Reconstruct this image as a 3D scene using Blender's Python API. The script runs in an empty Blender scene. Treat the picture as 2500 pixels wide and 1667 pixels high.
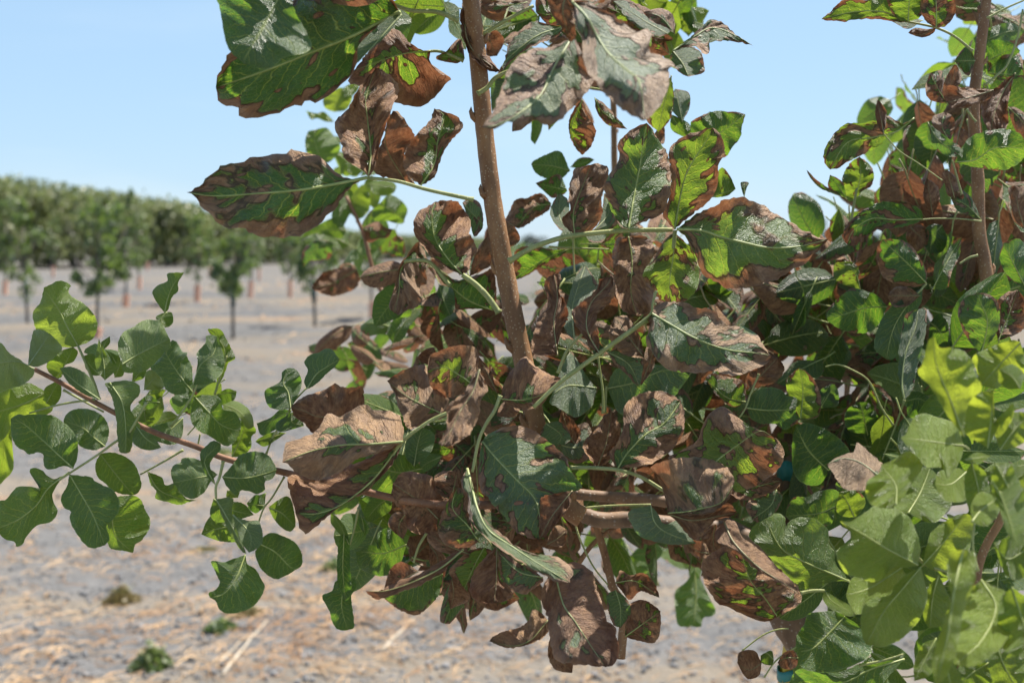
import bpy, math, random
import numpy as np
from mathutils import Vector, Matrix, noise
R = math.radians
random.seed(7)
scene = bpy.context.scene
C = scene.collection

# ---------------------------------------------------------------- camera
F = 3018.0                      # focal length in photo pixels (2500 wide)
CAMH = 1.5
PITCH = math.atan((833.5 - 610) / F)      # tilted down
cam_d = bpy.data.cameras.new('camera')
cam_d.sensor_width = 24.0
cam_d.lens = 24.0 * F / 2500
cam_d.clip_start = 0.05
cam_d.clip_end = 3000
cam_d.dof.use_dof = True
cam_d.dof.focus_distance = 0.85
cam_d.dof.aperture_fstop = 6.3
cam = bpy.data.objects.new('camera', cam_d)
cam.location = (0, 0, CAMH)
cam.rotation_euler = (R(90) - PITCH, 0, 0)
C.objects.link(cam)
scene.camera = cam

# ---------------------------------------------------------------- light
SUN_EL, SUN_AZ = 61.0, 52.0     # azimuth measured from the view direction (+Y) towards the right (+X)
w = bpy.data.worlds.new('World'); scene.world = w; w.use_nodes = True
nt = w.node_tree
sky = nt.nodes.new('ShaderNodeTexSky')
sky.sky_type = 'NISHITA'; sky.sun_disc = False
sky.sun_elevation = R(SUN_EL); sky.sun_rotation = R(SUN_AZ)
sky.air_density = 1.0; sky.dust_density = .25; sky.ozone_density = 1.4
bg = nt.nodes['Background']; bg.inputs[1].default_value = 0.085
even = nt.nodes.new('ShaderNodeMix'); even.data_type = 'RGBA'; even.inputs[0].default_value = .68
even.inputs[7].default_value = (3.2, 4.65, 6.2, 1)     # light scattered by the dusty summer air
wtc = nt.nodes.new('ShaderNodeTexCoord'); wsp = nt.nodes.new('ShaderNodeSeparateXYZ'); nt.links.new(wtc.outputs['Generated'], wsp.inputs[0])
wmr = nt.nodes.new('ShaderNodeMapRange'); wmr.interpolation_type = 'SMOOTHSTEP'      # the pale band stays low in the sky, the zenith is deep blue
wmr.inputs[1].default_value = .24; wmr.inputs[2].default_value = .75; wmr.inputs[3].default_value = .70; wmr.inputs[4].default_value = .0
nt.links.new(wsp.outputs[2], wmr.inputs[0]); nt.links.new(wmr.outputs[0], even.inputs[0])
wmp = nt.nodes.new('ShaderNodeMapping'); wmp.inputs['Scale'].default_value = (1, 1, 5); nt.links.new(wtc.outputs['Generated'], wmp.inputs[0])
wno = nt.nodes.new('ShaderNodeTexNoise'); wno.inputs['Scale'].default_value = 3.0; wno.inputs['Detail'].default_value = 6; nt.links.new(wmp.outputs[0], wno.inputs['Vector'])
wcr = nt.nodes.new('ShaderNodeMapRange'); wcr.interpolation_type = 'SMOOTHSTEP'
wcr.inputs[1].default_value = .48; wcr.inputs[2].default_value = .75; wcr.inputs[3].default_value = 0; wcr.inputs[4].default_value = .45
nt.links.new(wno.outputs[0], wcr.inputs[0])
wisp = nt.nodes.new('ShaderNodeMix'); wisp.data_type = 'RGBA'; wisp.inputs[6].default_value = (3.0, 4.6, 6.4, 1); wisp.inputs[7].default_value = (4.6, 5.7, 6.8, 1)
nt.links.new(wcr.outputs[0], wisp.inputs[0]); nt.links.new(wisp.outputs[2], even.inputs[7])
nt.links.new(sky.outputs[0], even.inputs[6]); nt.links.new(even.outputs[2], bg.inputs[0])
sl = bpy.data.lights.new('sun', 'SUN'); sl.energy = 5.0; sl.angle = R(0.53); sl.color = (1, .95, .87)
so = bpy.data.objects.new('sun', sl); C.objects.link(so)
sd = Vector((math.cos(R(SUN_EL)) * math.sin(R(SUN_AZ)), math.cos(R(SUN_EL)) * math.cos(R(SUN_AZ)), math.sin(R(SUN_EL))))
so.rotation_euler = sd.to_track_quat('Z', 'Y').to_euler()
scene.view_settings.view_transform = 'Standard'
scene.view_settings.look = 'None'
scene.view_settings.exposure = 0.88
scene.view_settings.gamma = 1.0
scene.cycles.transparent_max_bounces = 8
scene.cycles.max_bounces = 8
scene.cycles.use_denoising = True

# ---------------------------------------------------------------- pixel -> space
cp, sp = math.cos(PITCH), math.sin(PITCH)
def at(px, py, d):
    """point seen at photo pixel (px,py) at forward depth d"""
    x = (px - 1250) / F * d
    u = (833.5 - py) / F * d
    return Vector((x, d * cp + u * sp, CAMH - d * sp + u * cp))
def ground(px, py):
    v = at(px, py, 1.0) - Vector((0, 0, CAMH))
    t = -CAMH / v.z
    return Vector((v.x * t, v.y * t, 0))
def gx(px, Y):
    return (px - 1250) / F * Y

# ---------------------------------------------------------------- material helpers
def mat(name):
    m = bpy.data.materials.new(name); m.use_nodes = True
    nt = m.node_tree
    for n in list(nt.nodes): nt.nodes.remove(n)
    return m, nt
class NB:
    def __init__(s, nt): s.nt = nt
    def n(s, t, **kw):
        nd = s.nt.nodes.new(t)
        for k, v in kw.items(): setattr(nd, k, v)
        return nd
    def lk(s, a, b): s.nt.links.new(a, b)
    def val(s, inp, v):
        if hasattr(v, 'is_linked') or hasattr(v, 'links'): s.lk(v, inp)
        else: inp.default_value = v
    def m(s, op, a, b=0.0, c=None, clamp=False):
        nd = s.n('ShaderNodeMath', operation=op, use_clamp=clamp)
        s.val(nd.inputs[0], a); s.val(nd.inputs[1], b)
        if c is not None: s.val(nd.inputs[2], c)
        return nd.outputs[0]
    def ss(s, x, lo, hi):
        nd = s.n('ShaderNodeMapRange', interpolation_type='SMOOTHSTEP')
        s.val(nd.inputs[0], x); s.val(nd.inputs[1], lo); s.val(nd.inputs[2], hi)
        return nd.outputs[0]
    def mix(s, f, a, b):
        nd = s.n('ShaderNodeMix', data_type='RGBA')
        s.val(nd.inputs[0], f)
        for i, v in ((6, a), (7, b)):
            if isinstance(v, tuple): nd.inputs[i].default_value = (*v, 1)
            else: s.lk(v, nd.inputs[i])
        return nd.outputs[2]
    def noise(s, vec, scale, detail=2, rough=.5, dim='3D'):
        nd = s.n('ShaderNodeTexNoise', noise_dimensions=dim)
        if vec is not None: s.lk(vec, nd.inputs['Vector'])
        nd.inputs['Scale'].default_value = scale; nd.inputs['Detail'].default_value = detail
        nd.inputs['Roughness'].default_value = rough
        return nd.outputs[0]
    def comb(s, x, y, z):
        nd = s.n('ShaderNodeCombineXYZ')
        s.val(nd.inputs[0], x); s.val(nd.inputs[1], y); s.val(nd.inputs[2], z)
        return nd.outputs[0]

def leaf_material():
    m, nt = mat('leaf_blade'); b = NB(nt)
    uv = b.n('ShaderNodeUVMap', uv_map='UV')
    sx = b.n('ShaderNodeSeparateXYZ'); b.lk(uv.outputs[0], sx.inputs[0])
    t, v = sx.outputs[0], sx.outputs[1]
    av = b.m('ABSOLUTE', v)
    at_ = b.n('ShaderNodeAttribute', attribute_name='par')
    sc = b.n('ShaderNodeSeparateColor'); b.lk(at_.outputs['Color'], sc.inputs[0])
    br, gr, ye = sc.outputs[0], sc.outputs[1], sc.outputs[2]
    seed = at_.outputs['Alpha']
    sd100 = b.m('MULTIPLY', seed, 97.0)
    # patches run along the side veins
    slant = b.m('SUBTRACT', b.m('MULTIPLY', t, 4.6), b.m('MULTIPLY', av, 0.75))
    side = b.m('MULTIPLY', v, 1.15)
    pv = b.comb(slant, side, sd100)
    n1 = b.noise(pv, 1.25, 2, .55)
    n2 = b.noise(pv, 6.0, 3, .6)
    # browning grows from margin and tip
    fld = b.m('ADD', b.m('ADD', b.m('MULTIPLY', n1, .72), .14), b.m('MULTIPLY', b.m('POWER', av, 2.2), b.m('ADD', .08, b.m('MULTIPLY', b.m('FRACT', b.m('MULTIPLY', seed, 13.7)), .27))))
    fld = b.m('ADD', fld, b.m('MULTIPLY', b.ss(t, .72, 1.0), .10))
    fld = b.m('ADD', fld, b.m('MULTIPLY', b.m('SUBTRACT', n2, .5), .075))
    th = b.m('ADD', b.m('SUBTRACT', .85, b.m('MULTIPLY', br, .54)), b.m('MULTIPLY', b.m('SUBTRACT', 1.0, b.ss(br, .0, .12)), .3))
    d = b.m('SUBTRACT', fld, th)
    soft = b.m('ADD', .008, b.m('MULTIPLY', b.m('POWER', b.m('FRACT', b.m('MULTIPLY', seed, 5.3)), 2.0), .06))
    mask = b.ss(d, b.m('MULTIPLY', soft, -1.0), soft)
    rim = b.m('MULTIPLY', b.ss(d, -.012, .0), b.m('SUBTRACT', 1.0, b.ss(d, .008, .035)))
    # small round spots
    vo = b.n('ShaderNodeTexVoronoi', feature='F1'); b.lk(b.comb(b.m('MULTIPLY', t, 1.7), v, sd100), vo.inputs['Vector'])
    vo.inputs['Scale'].default_value = 4.2
    vc = b.n('ShaderNodeSeparateColor'); b.lk(vo.outputs['Color'], vc.inputs[0])
    rad = b.m('MULTIPLY', b.m('SUBTRACT', vc.outputs[0], .55), .62)
    rad = b.m('MULTIPLY', rad, b.m('MINIMUM', b.m('MULTIPLY', br, 2.6), 1.0))
    sdist = b.m('SUBTRACT', b.m('ADD', rad, b.m('MULTIPLY', b.m('SUBTRACT', n2, .5), .12)), vo.outputs['Distance'])
    spot = b.ss(sdist, -.01, .02)
    spot_rim = b.m('MULTIPLY', spot, b.m('SUBTRACT', 1.0, b.ss(sdist, .03, .09)))
    allb = b.m('MAXIMUM', mask, spot)
    allr = b.m('MAXIMUM', rim, b.m('MULTIPLY', spot_rim, .8))
    # veins
    wob = b.noise(b.comb(b.m('MULTIPLY', t, 6.), b.m('MULTIPLY', v, 3.), sd100), 1.2, 2)
    sgn = b.m('MULTIPLY', b.m('SIGN', v), .23)
    ph = b.m('ADD', b.m('SUBTRACT', b.m('MULTIPLY', t, 11.5), b.m('MULTIPLY', b.m('POWER', av, .8), 2.1)), b.m('ADD', b.m('MULTIPLY', wob, 1.1), sgn))
    fr = b.m('ABSOLUTE', b.m('SUBTRACT', b.m('FRACT', ph), .5))
    wd = b.m('MULTIPLY', b.m('SUBTRACT', 1.15, av), .055)
    vein = b.m('SUBTRACT', 1.0, b.ss(fr, b.m('MULTIPLY', wd, .3), b.m('ADD', wd, .035)))
    vein = b.m('MULTIPLY', vein, b.m('SUBTRACT', 1.0, b.m('MULTIPLY', b.ss(av, .55, 1.0), .85)))
    vd = b.n('ShaderNodeTexVoronoi', feature='DISTANCE_TO_EDGE'); b.lk(b.comb(b.m('MULTIPLY', t, 2.2), v, sd100), vd.inputs['Vector'])
    vd.inputs['Scale'].default_value = 13
    fine = b.m('SUBTRACT', 1.0, b.ss(vd.outputs['Distance'], .0, .07))
    mid = b.m('SUBTRACT', 1.0, b.ss(av, .02, .06))
    # colours
    big = b.noise(pv, .9, 3)
    rs = b.m('FRACT', b.m('MULTIPLY', seed, 7.31))
    g0 = b.mix(rs, (.030, .074, .020), (.058, .115, .030))
    g0 = b.mix(b.ss(big, .35, .7), g0, (.050, .090, .034))
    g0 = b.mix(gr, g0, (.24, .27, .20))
    g0 = b.mix(b.m('MULTIPLY', ye, .5, clamp=True), g0, (.22, .31, .035))  # grey and yellow shares also paint sunlight into the lit leaves
    blk = b.m('MULTIPLY', b.ss(b.noise(pv, 9, 4, .7), .60, .72), .45)
    g0 = b.mix(blk, g0, (.03, .04, .02))
    veinc = b.mix(.55, g0, b.mix(gr, (.36, .42, .12), (.52, .58, .36)))
    g1 = b.mix(b.m('MULTIPLY', vein, .85), g0, veinc)
    g1 = b.mix(b.m('MULTIPLY', fine, .34), g1, veinc)
    halo = b.m('MULTIPLY', b.ss(d, -.05, -.01), b.m('SUBTRACT', 1.0, mask))
    g1 = b.mix(b.m('MULTIPLY', halo, .3), g1, (.20, .20, .04))
    g1 = b.mix(b.m('MULTIPLY', mid, .8), g1, (.34, .38, .12))
    nb = b.noise(pv, 3.5, 5, .65)
    b0 = b.mix(b.ss(nb, .30, .68), (.20, .082, .030), (.54, .29, .12))
    b0 = b.mix(b.m('MULTIPLY', b.ss(b.noise(pv, 2.0, 3), .5, .7), .5), b0, (.20, .085, .045))
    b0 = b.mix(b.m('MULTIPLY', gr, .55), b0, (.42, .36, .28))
    b0 = b.mix(b.m('MULTIPLY', b.m('MAXIMUM', vein, b.m('MULTIPLY', fine, .5)), .22), b0, (.36, .24, .14))
    strk = b.noise(b.comb(b.m('MULTIPLY', slant, 5.0), b.m('MULTIPLY', side, 1.1), sd100), 1.6, 4, .65)
    b0 = b.mix(b.m('MULTIPLY', b.ss(strk, .48, .66), .45), b0, (.13, .065, .038))
    b0 = b.mix(b.m('MULTIPLY', b.ss(b.m('FRACT', b.m('MULTIPLY', seed, 3.9)), .45, 1.0), .35), b0, (.46, .33, .19))
    b0 = b.mix(b.m('MULTIPLY', b.ss(b.m('FRACT', b.m('MULTIPLY', seed, 9.1)), .6, 1.0), .5), b0, (.16, .07, .035))
    speck = b.ss(b.noise(pv, 22, 2, .5), .68, .74)
    b0 = b.mix(b.m('MULTIPLY', speck, .6), b0, (.05, .028, .02))
    col = b.mix(allb, g1, b0)
    col = b.mix(b.m('MULTIPLY', allr, .5), col, (.07, .034, .018))
    edge = b.ss(av, .955, .985)
    col = b.mix(b.m('MULTIPLY', edge, .5), col, b.mix(allb, (.34, .38, .18), (.36, .24, .15)))
    # transmitted colour: saturated green, ruddy brown
    tg = b.mix(b.m('MAXIMUM', b.m('MULTIPLY', vein, .9), b.m('MULTIPLY', fine, .55)), b.mix(b.m('MULTIPLY', ye, .8, clamp=True), (.14, .33, .014), (.58, .68, .05)), (.62, .70, .06))
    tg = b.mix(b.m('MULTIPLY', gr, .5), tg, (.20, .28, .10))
    tg = b.mix(b.m('MULTIPLY', blk, 1.2, clamp=True), tg, (.05, .08, .01))
    tb = b.mix(b.ss(nb, .3, .7), (.20, .060, .022), (.42, .17, .075))
    tc = b.mix(allb, tg, tb); tc = b.mix(allr, tc, (.06, .02, .01))
    pr = b.n('ShaderNodeBsdfPrincipled'); b.lk(col, pr.inputs['Base Color'])
    b.val(pr.inputs['Roughness'], b.m('ADD', .29, b.m('MULTIPLY', b.m('MAXIMUM', allb, b.m('MULTIPLY', gr, b.ss(br, .05, .3))), .28)))
    pr.inputs['Specular IOR Level'].default_value = .55
    tr = b.n('ShaderNodeBsdfTranslucent'); b.lk(tc, tr.inputs['Color'])
    ms = b.n('ShaderNodeMixShader')
    b.val(ms.inputs[0], b.m('SUBTRACT', .42, b.m('MULTIPLY', allb, .14)))
    b.lk(pr.outputs[0], ms.inputs[1]); b.lk(tr.outputs[0], ms.inputs[2])
    # relief: raised veins, leathery grain, wrinkles
    h = b.m('ADD', b.m('MULTIPLY', vein, .5), b.m('MULTIPLY', fine, .16))
    h = b.m('ADD', h, b.m('MULTIPLY', b.noise(pv, 5.0, 4, .65), 1.6))
    h = b.m('ADD', h, b.m('MULTIPLY', b.m('MULTIPLY', strk, allb), 1.5))
    h = b.m('ADD', h, b.m('MULTIPLY', b.noise(b.comb(b.m('MULTIPLY', t, 2), v, sd100), 60, 2), .25))
    bp = b.n('ShaderNodeBump'); bp.inputs['Strength'].default_value = .8; bp.inputs['Distance'].default_value = .0020
    b.lk(h, bp.inputs['Height']); b.lk(bp.outputs[0], pr.inputs['Normal']); b.lk(bp.outputs[0], tr.inputs['Normal'])
    out = b.n('ShaderNodeOutputMaterial'); b.lk(ms.outputs[0], out.inputs[0])
    return m

def rib_material():
    m, nt = mat('leaf_rib'); b = NB(nt)
    at_ = b.n('ShaderNodeAttribute', attribute_name='par')
    sc = b.n('ShaderNodeSeparateColor'); b.lk(at_.outputs['Color'], sc.inputs[0])
    tc = b.n('ShaderNodeTexCoord')
    n = b.noise(tc.outputs['Object'], 180, 3)
    c = b.mix(b.ss(n, .35, .65), (.27, .31, .07), (.38, .41, .12))
    c = b.mix(b.m('MULTIPLY', b.ss(sc.outputs[0], .65, 1.0), .75), c, (.24, .16, .08))
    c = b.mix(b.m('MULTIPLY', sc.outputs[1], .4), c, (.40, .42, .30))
    pr = b.n('ShaderNodeBsdfPrincipled'); b.lk(c, pr.inputs['Base Color']); pr.inputs['Roughness'].default_value = .5
    pr.inputs['Subsurface Weight'].default_value = .0
    out = b.n('ShaderNodeOutputMaterial'); b.lk(pr.outputs[0], out.inputs[0])
    return m

def stem_material(name, c1, c2, speck, scale=1.0):
    m, nt = mat(name); b = NB(nt)
    tc = b.n('ShaderNodeTexCoord')
    mp = b.n('ShaderNodeMapping'); b.lk(tc.outputs['Object'], mp.inputs[0]); mp.inputs['Scale'].default_value = (1, 1, .35)
    n = b.noise(mp.outputs[0], 90 * scale, 5, .65); n2 = b.noise(tc.outputs['Object'], 16 * scale, 3)
    c = b.mix(b.ss(n, .32, .68), c1, c2)
    c = b.mix(b.m('MULTIPLY', b.ss(n2, .45, .7), .5), c, tuple(x * .62 for x in c1))
    vo = b.n('ShaderNodeTexVoronoi'); b.lk(tc.outputs['Object'], vo.inputs['Vector']); vo.inputs['Scale'].default_value = 420 * scale
    dots = b.m('SUBTRACT', 1.0, b.ss(vo.outputs['Distance'], .14, .30))
    c = b.mix(b.m('MULTIPLY', dots, .6), c, speck)
    pr = b.n('ShaderNodeBsdfPrincipled'); b.lk(c, pr.inputs['Base Color']); pr.inputs['Roughness'].default_value = .62
    bp = b.n('ShaderNodeBump'); bp.inputs['Strength'].default_value = .6; bp.inputs['Distance'].default_value = .0008
    b.lk(b.m('ADD', n, b.m('MULTIPLY', dots, .5)), bp.inputs['Height']); b.lk(bp.outputs[0], pr.inputs['Normal'])
    out = b.n('ShaderNodeOutputMaterial'); b.lk(pr.outputs[0], out.inputs[0])
    return m

def simple_mat(name, c1, c2, scale, rough=.8, bump=0, transl=None):
    m, nt = mat(name); b = NB(nt)
    tc = b.n('ShaderNodeTexCoord')
    n = b.noise(tc.outputs['Object'], scale, 4, .6)
    c = b.mix(b.ss(n, .35, .65), c1, c2)
    pr = b.n('ShaderNodeBsdfPrincipled'); b.lk(c, pr.inputs['Base Color']); pr.inputs['Roughness'].default_value = rough
    if bump:
        bp = b.n('ShaderNodeBump'); bp.inputs['Distance'].default_value = bump; b.lk(n, bp.inputs['Height']); b.lk(bp.outputs[0], pr.inputs['Normal'])
    out = b.n('ShaderNodeOutputMaterial')
    if transl:
        tr = b.n('ShaderNodeBsdfTranslucent'); tr.inputs[0].default_value = (*transl, 1)
        ms = b.n('ShaderNodeMixShader'); ms.inputs[0].default_value = .3
        b.lk(pr.outputs[0], ms.inputs[1]); b.lk(tr.outputs[0], ms.inputs[2]); b.lk(ms.outputs[0], out.inputs[0])
    else: b.lk(pr.outputs[0], out.inputs[0])
    return m

def crown_material(name, cols, transl):
    """foliage of far trees: colour varies leaf by leaf (attribute) and in patches"""
    m, nt = mat(name); b = NB(nt)
    a = b.n('ShaderNodeAttribute', attribute_name='rnd')
    tc = b.n('ShaderNodeTexCoord')
    n = b.noise(tc.outputs['Object'], 1.5, 3)
    c = b.mix(a.outputs['Fac'], cols[0], cols[1])
    c = b.mix(b.ss(a.outputs['Fac'], .88, .93), c, cols[2])
    c = b.mix(b.m('MULTIPLY', b.ss(n, .45, .65), .5), c, cols[3])
    pr = b.n('ShaderNodeBsdfPrincipled'); b.lk(c, pr.inputs['Base Color']); pr.inputs['Roughness'].default_value = .45
    tr = b.n('ShaderNodeBsdfTranslucent'); tr.inputs[0].default_value = (*transl, 1)
    ms = b.n('ShaderNodeMixShader'); ms.inputs[0].default_value = .3
    b.lk(pr.outputs[0], ms.inputs[1]); b.lk(tr.outputs[0], ms.inputs[2])
    out = b.n('ShaderNodeOutputMaterial'); b.lk(ms.outputs[0], out.inputs[0])
    return m

M_LEAF = leaf_material(); M_RIB = rib_material()
M_BARK = stem_material('shoot_bark', (.22, .10, .038), (.37, .19, .075), (.56, .42, .25))
M_BARKOLD = stem_material('old_bark', (.13, .073, .038), (.26, .155, .085), (.40, .33, .26), .6)
M_STALK = stem_material('stalk_green', (.27, .29, .085), (.40, .40, .15), (.5, .5, .28))
M_REDSTEM = stem_material('red_stem', (.20, .085, .035), (.32, .15, .07), (.30, .19, .12))

# ---------------------------------------------------------------- object helpers
def tag(o, label=None, cat=None, group=None, kind=None):
    if label: o['label'] = label
    if cat: o['category'] = cat
    if group: o['group'] = group
    if kind: o['kind'] = kind
    return o
def empty(name, loc=(0, 0, 0)):
    o = bpy.data.objects.new(name, None); o.location = loc; o.empty_display_size = .2
    C.objects.link(o); return o
def mesh_obj(name, V, Fs, mats, parent=None, uv=None, par=None, mi=None, smooth=True, rnd=None):
    me = bpy.data.meshes.new(name)
    me.from_pydata([tuple(v) for v in V] if not isinstance(V, np.ndarray) else V.tolist(), [], Fs if isinstance(Fs, list) else Fs.tolist())
    for m in mats: me.materials.append(m)
    if uv is not None:
        l = me.uv_layers.new(name='UV'); idx = np.empty(len(me.loops), dtype=np.int32)
        me.loops.foreach_get('vertex_index', idx); l.data.foreach_set('uv', np.asarray(uv, dtype=np.float32)[idx].ravel())
    if par is not None:
        a = me.attributes.new('par', 'FLOAT_COLOR', 'POINT'); a.data.foreach_set('color', np.asarray(par, dtype=np.float32).ravel())
    if rnd is not None:
        a = me.attributes.new('rnd', 'FLOAT', 'POINT'); a.data.foreach_set('value', np.asarray(rnd, dtype=np.float32))
    if mi is not None: me.polygons.foreach_set('material_index', np.asarray(mi, dtype=np.int32))
    me.polygons.foreach_set('use_smooth', [smooth] * len(me.polygons))
    me.update()
    o = bpy.data.objects.new(name, me); C.objects.link(o)
    if parent is not None:
        o.parent = parent; o.matrix_parent_inverse = Matrix.Translation(-parent.location)
    return o
class Acc:
    def __init__(s): s.V = []; s.F = []; s.uv = []; s.par = []; s.mi = []; s.n = 0
    def add(s, V, Fs, uv, par, mi):
        s.V.append(np.asarray(V)); s.F += [[i + s.n for i in f] for f in Fs]
        s.uv.append(np.asarray(uv)); s.par.append(np.asarray(par)); s.mi += list(mi); s.n += len(V)
    def build(s, name, mats, parent=None):
        return mesh_obj(name, np.concatenate(s.V), s.F, mats, parent, np.concatenate(s.uv), np.concatenate(s.par), s.mi)

def smooth_line(pts, n):
    """Catmull-Rom through pts, resampled to n+1 points by length"""
    P = [np.asarray(p, float) for p in pts]
    if len(P) == 2: P = [P[0], (P[0] + P[1]) / 2, P[1]]
    Q = [2 * P[0] - P[1]] + P + [2 * P[-1] - P[-2]]
    out = []
    for i in range(1, len(Q) - 2):
        p0, p1, p2, p3 = Q[i - 1:i + 3]
        for k in range(8):
            t = k / 8
            out.append(.5 * (2 * p1 + (p2 - p0) * t + (2 * p0 - 5 * p1 + 4 * p2 - p3) * t * t + (3 * p1 - p0 - 3 * p2 + p3) * t ** 3))
    out.append(P[-1]); out = np.array(out)
    L = np.concatenate([[0], np.cumsum(np.linalg.norm(np.diff(out, axis=0), axis=1))])
    s = np.linspace(0, L[-1], n + 1)
    return np.stack([np.interp(s, L, out[:, k]) for k in range(out.shape[1])], 1)

def tube(pts, rad, n=8):
    """tapered tube; returns verts, faces"""
    P = [Vector(p) for p in pts]; V = []; Fs = []
    up = Vector((0, 0, 1)); prev = None
    for i, p in enumerate(P):
        d = (P[min(i + 1, len(P) - 1)] - P[max(i - 1, 0)])
        if d.length < 1e-9: d = Vector((0, 0, 1))
        d.normalize()
        if prev is None:
            a = d.orthogonal().normalized()
        else:
            a = prev - d * prev.dot(d)
            a = a.normalized() if a.length > 1e-6 else d.orthogonal().normalized()
        prev = a; c = d.cross(a)
        for k in range(n):
            an = 2 * math.pi * k / n
            V.append(p + (a * math.cos(an) + c * math.sin(an)) * rad[i])
    for i in range(len(P) - 1):
        for k in range(n):
            k2 = (k + 1) % n
            Fs.append([i * n + k, i * n + k2, (i + 1) * n + k2, (i + 1) * n + k])
    Fs.append([k for k in range(n)][::-1]); Fs.append([(len(P) - 1) * n + k for k in range(n)])
    return V, Fs

# ---------------------------------------------------------------- traced leaves
OFF = dict(a=(500, 0), b=(1100, 0), c=(1800, 0), d=(0, 400), e=(450, 300), f=(950, 400), g=(1400, 250), h=(1800, 400), i=(0, 630),
           j=(0, 1000), k=(400, 750), l=(900, 780), m=(1400, 680), n=(1800, 800), o=(700, 1150), p=(1300, 1100), q=(1800, 1200), r=(0, 1200), s=(450, 1050))
def P2(crop, s):
    out = []
    for tok in s.split():
        x, y = map(float, tok.split(','))
        if crop == 'z': out.append((x, y))
        else:
            ox, oy = OFF[crop]; out.append((ox + x * 2.979, oy + y * 2.979))
    return out
def poly_area(p):
    return abs(sum(p[i - 1][0] * p[i][1] - p[i][0] * p[i - 1][1] for i in range(len(p)))) / 2

NT, NV = 42, 8
def leaf_from_px(mid, A, B, D, br, gr, ye, tilt, fold, seed, big, crumple=1.0):
    rnd = random.Random(seed)
    nt_, nv = (NT, NV) if big else (16, 4)
    ML = smooth_line(mid, nt_)
    AL = smooth_line([mid[0]] + A + [mid[-1]], nt_)
    BL = smooth_line([mid[0]] + B + [mid[-1]], nt_)
    Lpx = np.linalg.norm(np.diff(ML, axis=0), axis=1).sum()
    # small natural irregularity of the margins
    for S in (AL, BL):
        for i in range(1, nt_):
            q = noise.noise_vector(Vector((i * .8, seed * 3.1, 1.0 if S is AL else 5.0)))
            am = Lpx * (.012 + .010 * br); S[i, 0] += q.x * am; S[i, 1] += q.y * am
    k = D / F
    size = Lpx * k
    yc, xc = ML[:, 1].mean(), ML[:, 0].mean()
    if tilt >= .5: tilt *= 1.35
    elif 0 <= tilt and ye < .3 and big: tilt += .35
    tx = rnd.uniform(-.2, .35) if tilt < .65 else rnd.uniform(.2, .6); bend = rnd.uniform(-.25, .35); 
    wa, wb = rnd.uniform(.18, .34) + .16 * br, rnd.uniform(.18, .34) + .16 * br
    fa, fb = rnd.uniform(9, 15), rnd.uniform(9, 15); pa, pb = rnd.uniform(0, 6), rnd.uniform(0, 6)
    cup = rnd.uniform(-.1, .35)
    V = []; UV = []
    for i in range(nt_ + 1):
        t = i / nt_
        for j in range(-nv, nv + 1):
            v = j / nv; av = abs(v); S = AL if v < 0 else BL
            p = ML[i] * (1 - av) + S[i] * av
            # slightly rounded section
            hw = np.linalg.norm(S[i] - ML[i]) * k
            d = D
            d += tilt * (yc - p[1]) * k + tx * (p[0] - xc) * k
            d += fold * hw * av
            d += cup * hw * (av ** 2)
            if br > .3:
                # dry margins roll and the dead tissue puckers along the side veins
                e = max(0.0, av - .68) / .32
                d += crumple * hw * .8 * br * e * e * math.sin(5.5 * t + pa * 2 + (2.1 if v < 0 else 0)) * (1 if size < .2 else .6)
                cr = noise.noise(Vector((t * 9 - av * 1.9 + pb, v * 1.3, seed * .77)))
                d += crumple * size * .13 * br * (abs(cr) - .15) * (.35 + av)
            ww, ff, pp = (wa, fa, pa) if v < 0 else (wb, fb, pb)
            wid = max(hw, size * .08)
            d += ww * wid * av ** 1.6 * math.sin(ff * t + pp) + .12 * wid * av * math.sin(ff * 2.3 * t + pp * 2)
            d += bend * size * (t - .4) ** 2
            q = noise.noise(Vector((p[0] / 34.0, p[1] / 34.0, seed * 1.7)))
            d += q * size * (.034 + .03 * br) * (0.3 + av)
            q = noise.noise(Vector((p[0] / 80.0, p[1] / 80.0, seed * 2.9)))
            d += q * size * (.075 + (.10 if gr > .85 else 0))
            V.append(at(p[0], p[1], d)); UV.append((t, v))
    nc = 2 * nv + 1; Fs = []
    for i in range(nt_):
        for j in range(nc - 1):
            a = i * nc + j
            Fs.append([a, a + 1, a + nc + 1, a + nc])
    mi = [0] * len(Fs)
    # rib: tapered tube sitting in the blade, standing proud on both faces
    cen = [V[i * nc + nv] for i in range(nt_)]
    r0 = max(.0005, size * .0105) * (1.0 if big else .7)
    rv, rf = tube(cen[::1 if big else 2], [r0 * (1 - .82 * (q / len(cen[::1 if big else 2]))) for q in range(len(cen[::1 if big else 2]))], 6)
    n0 = len(V); V += rv; UV += [(0, 0)] * len(rv)
    Fs += [[x + n0 for x in f] for f in rf]; mi += [1] * len(rf)
    par = [(br, gr, ye, (seed * .6180339) % 1.0)] * len(V)
    return [tuple(v) for v in V], Fs, UV, par, mi

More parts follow.
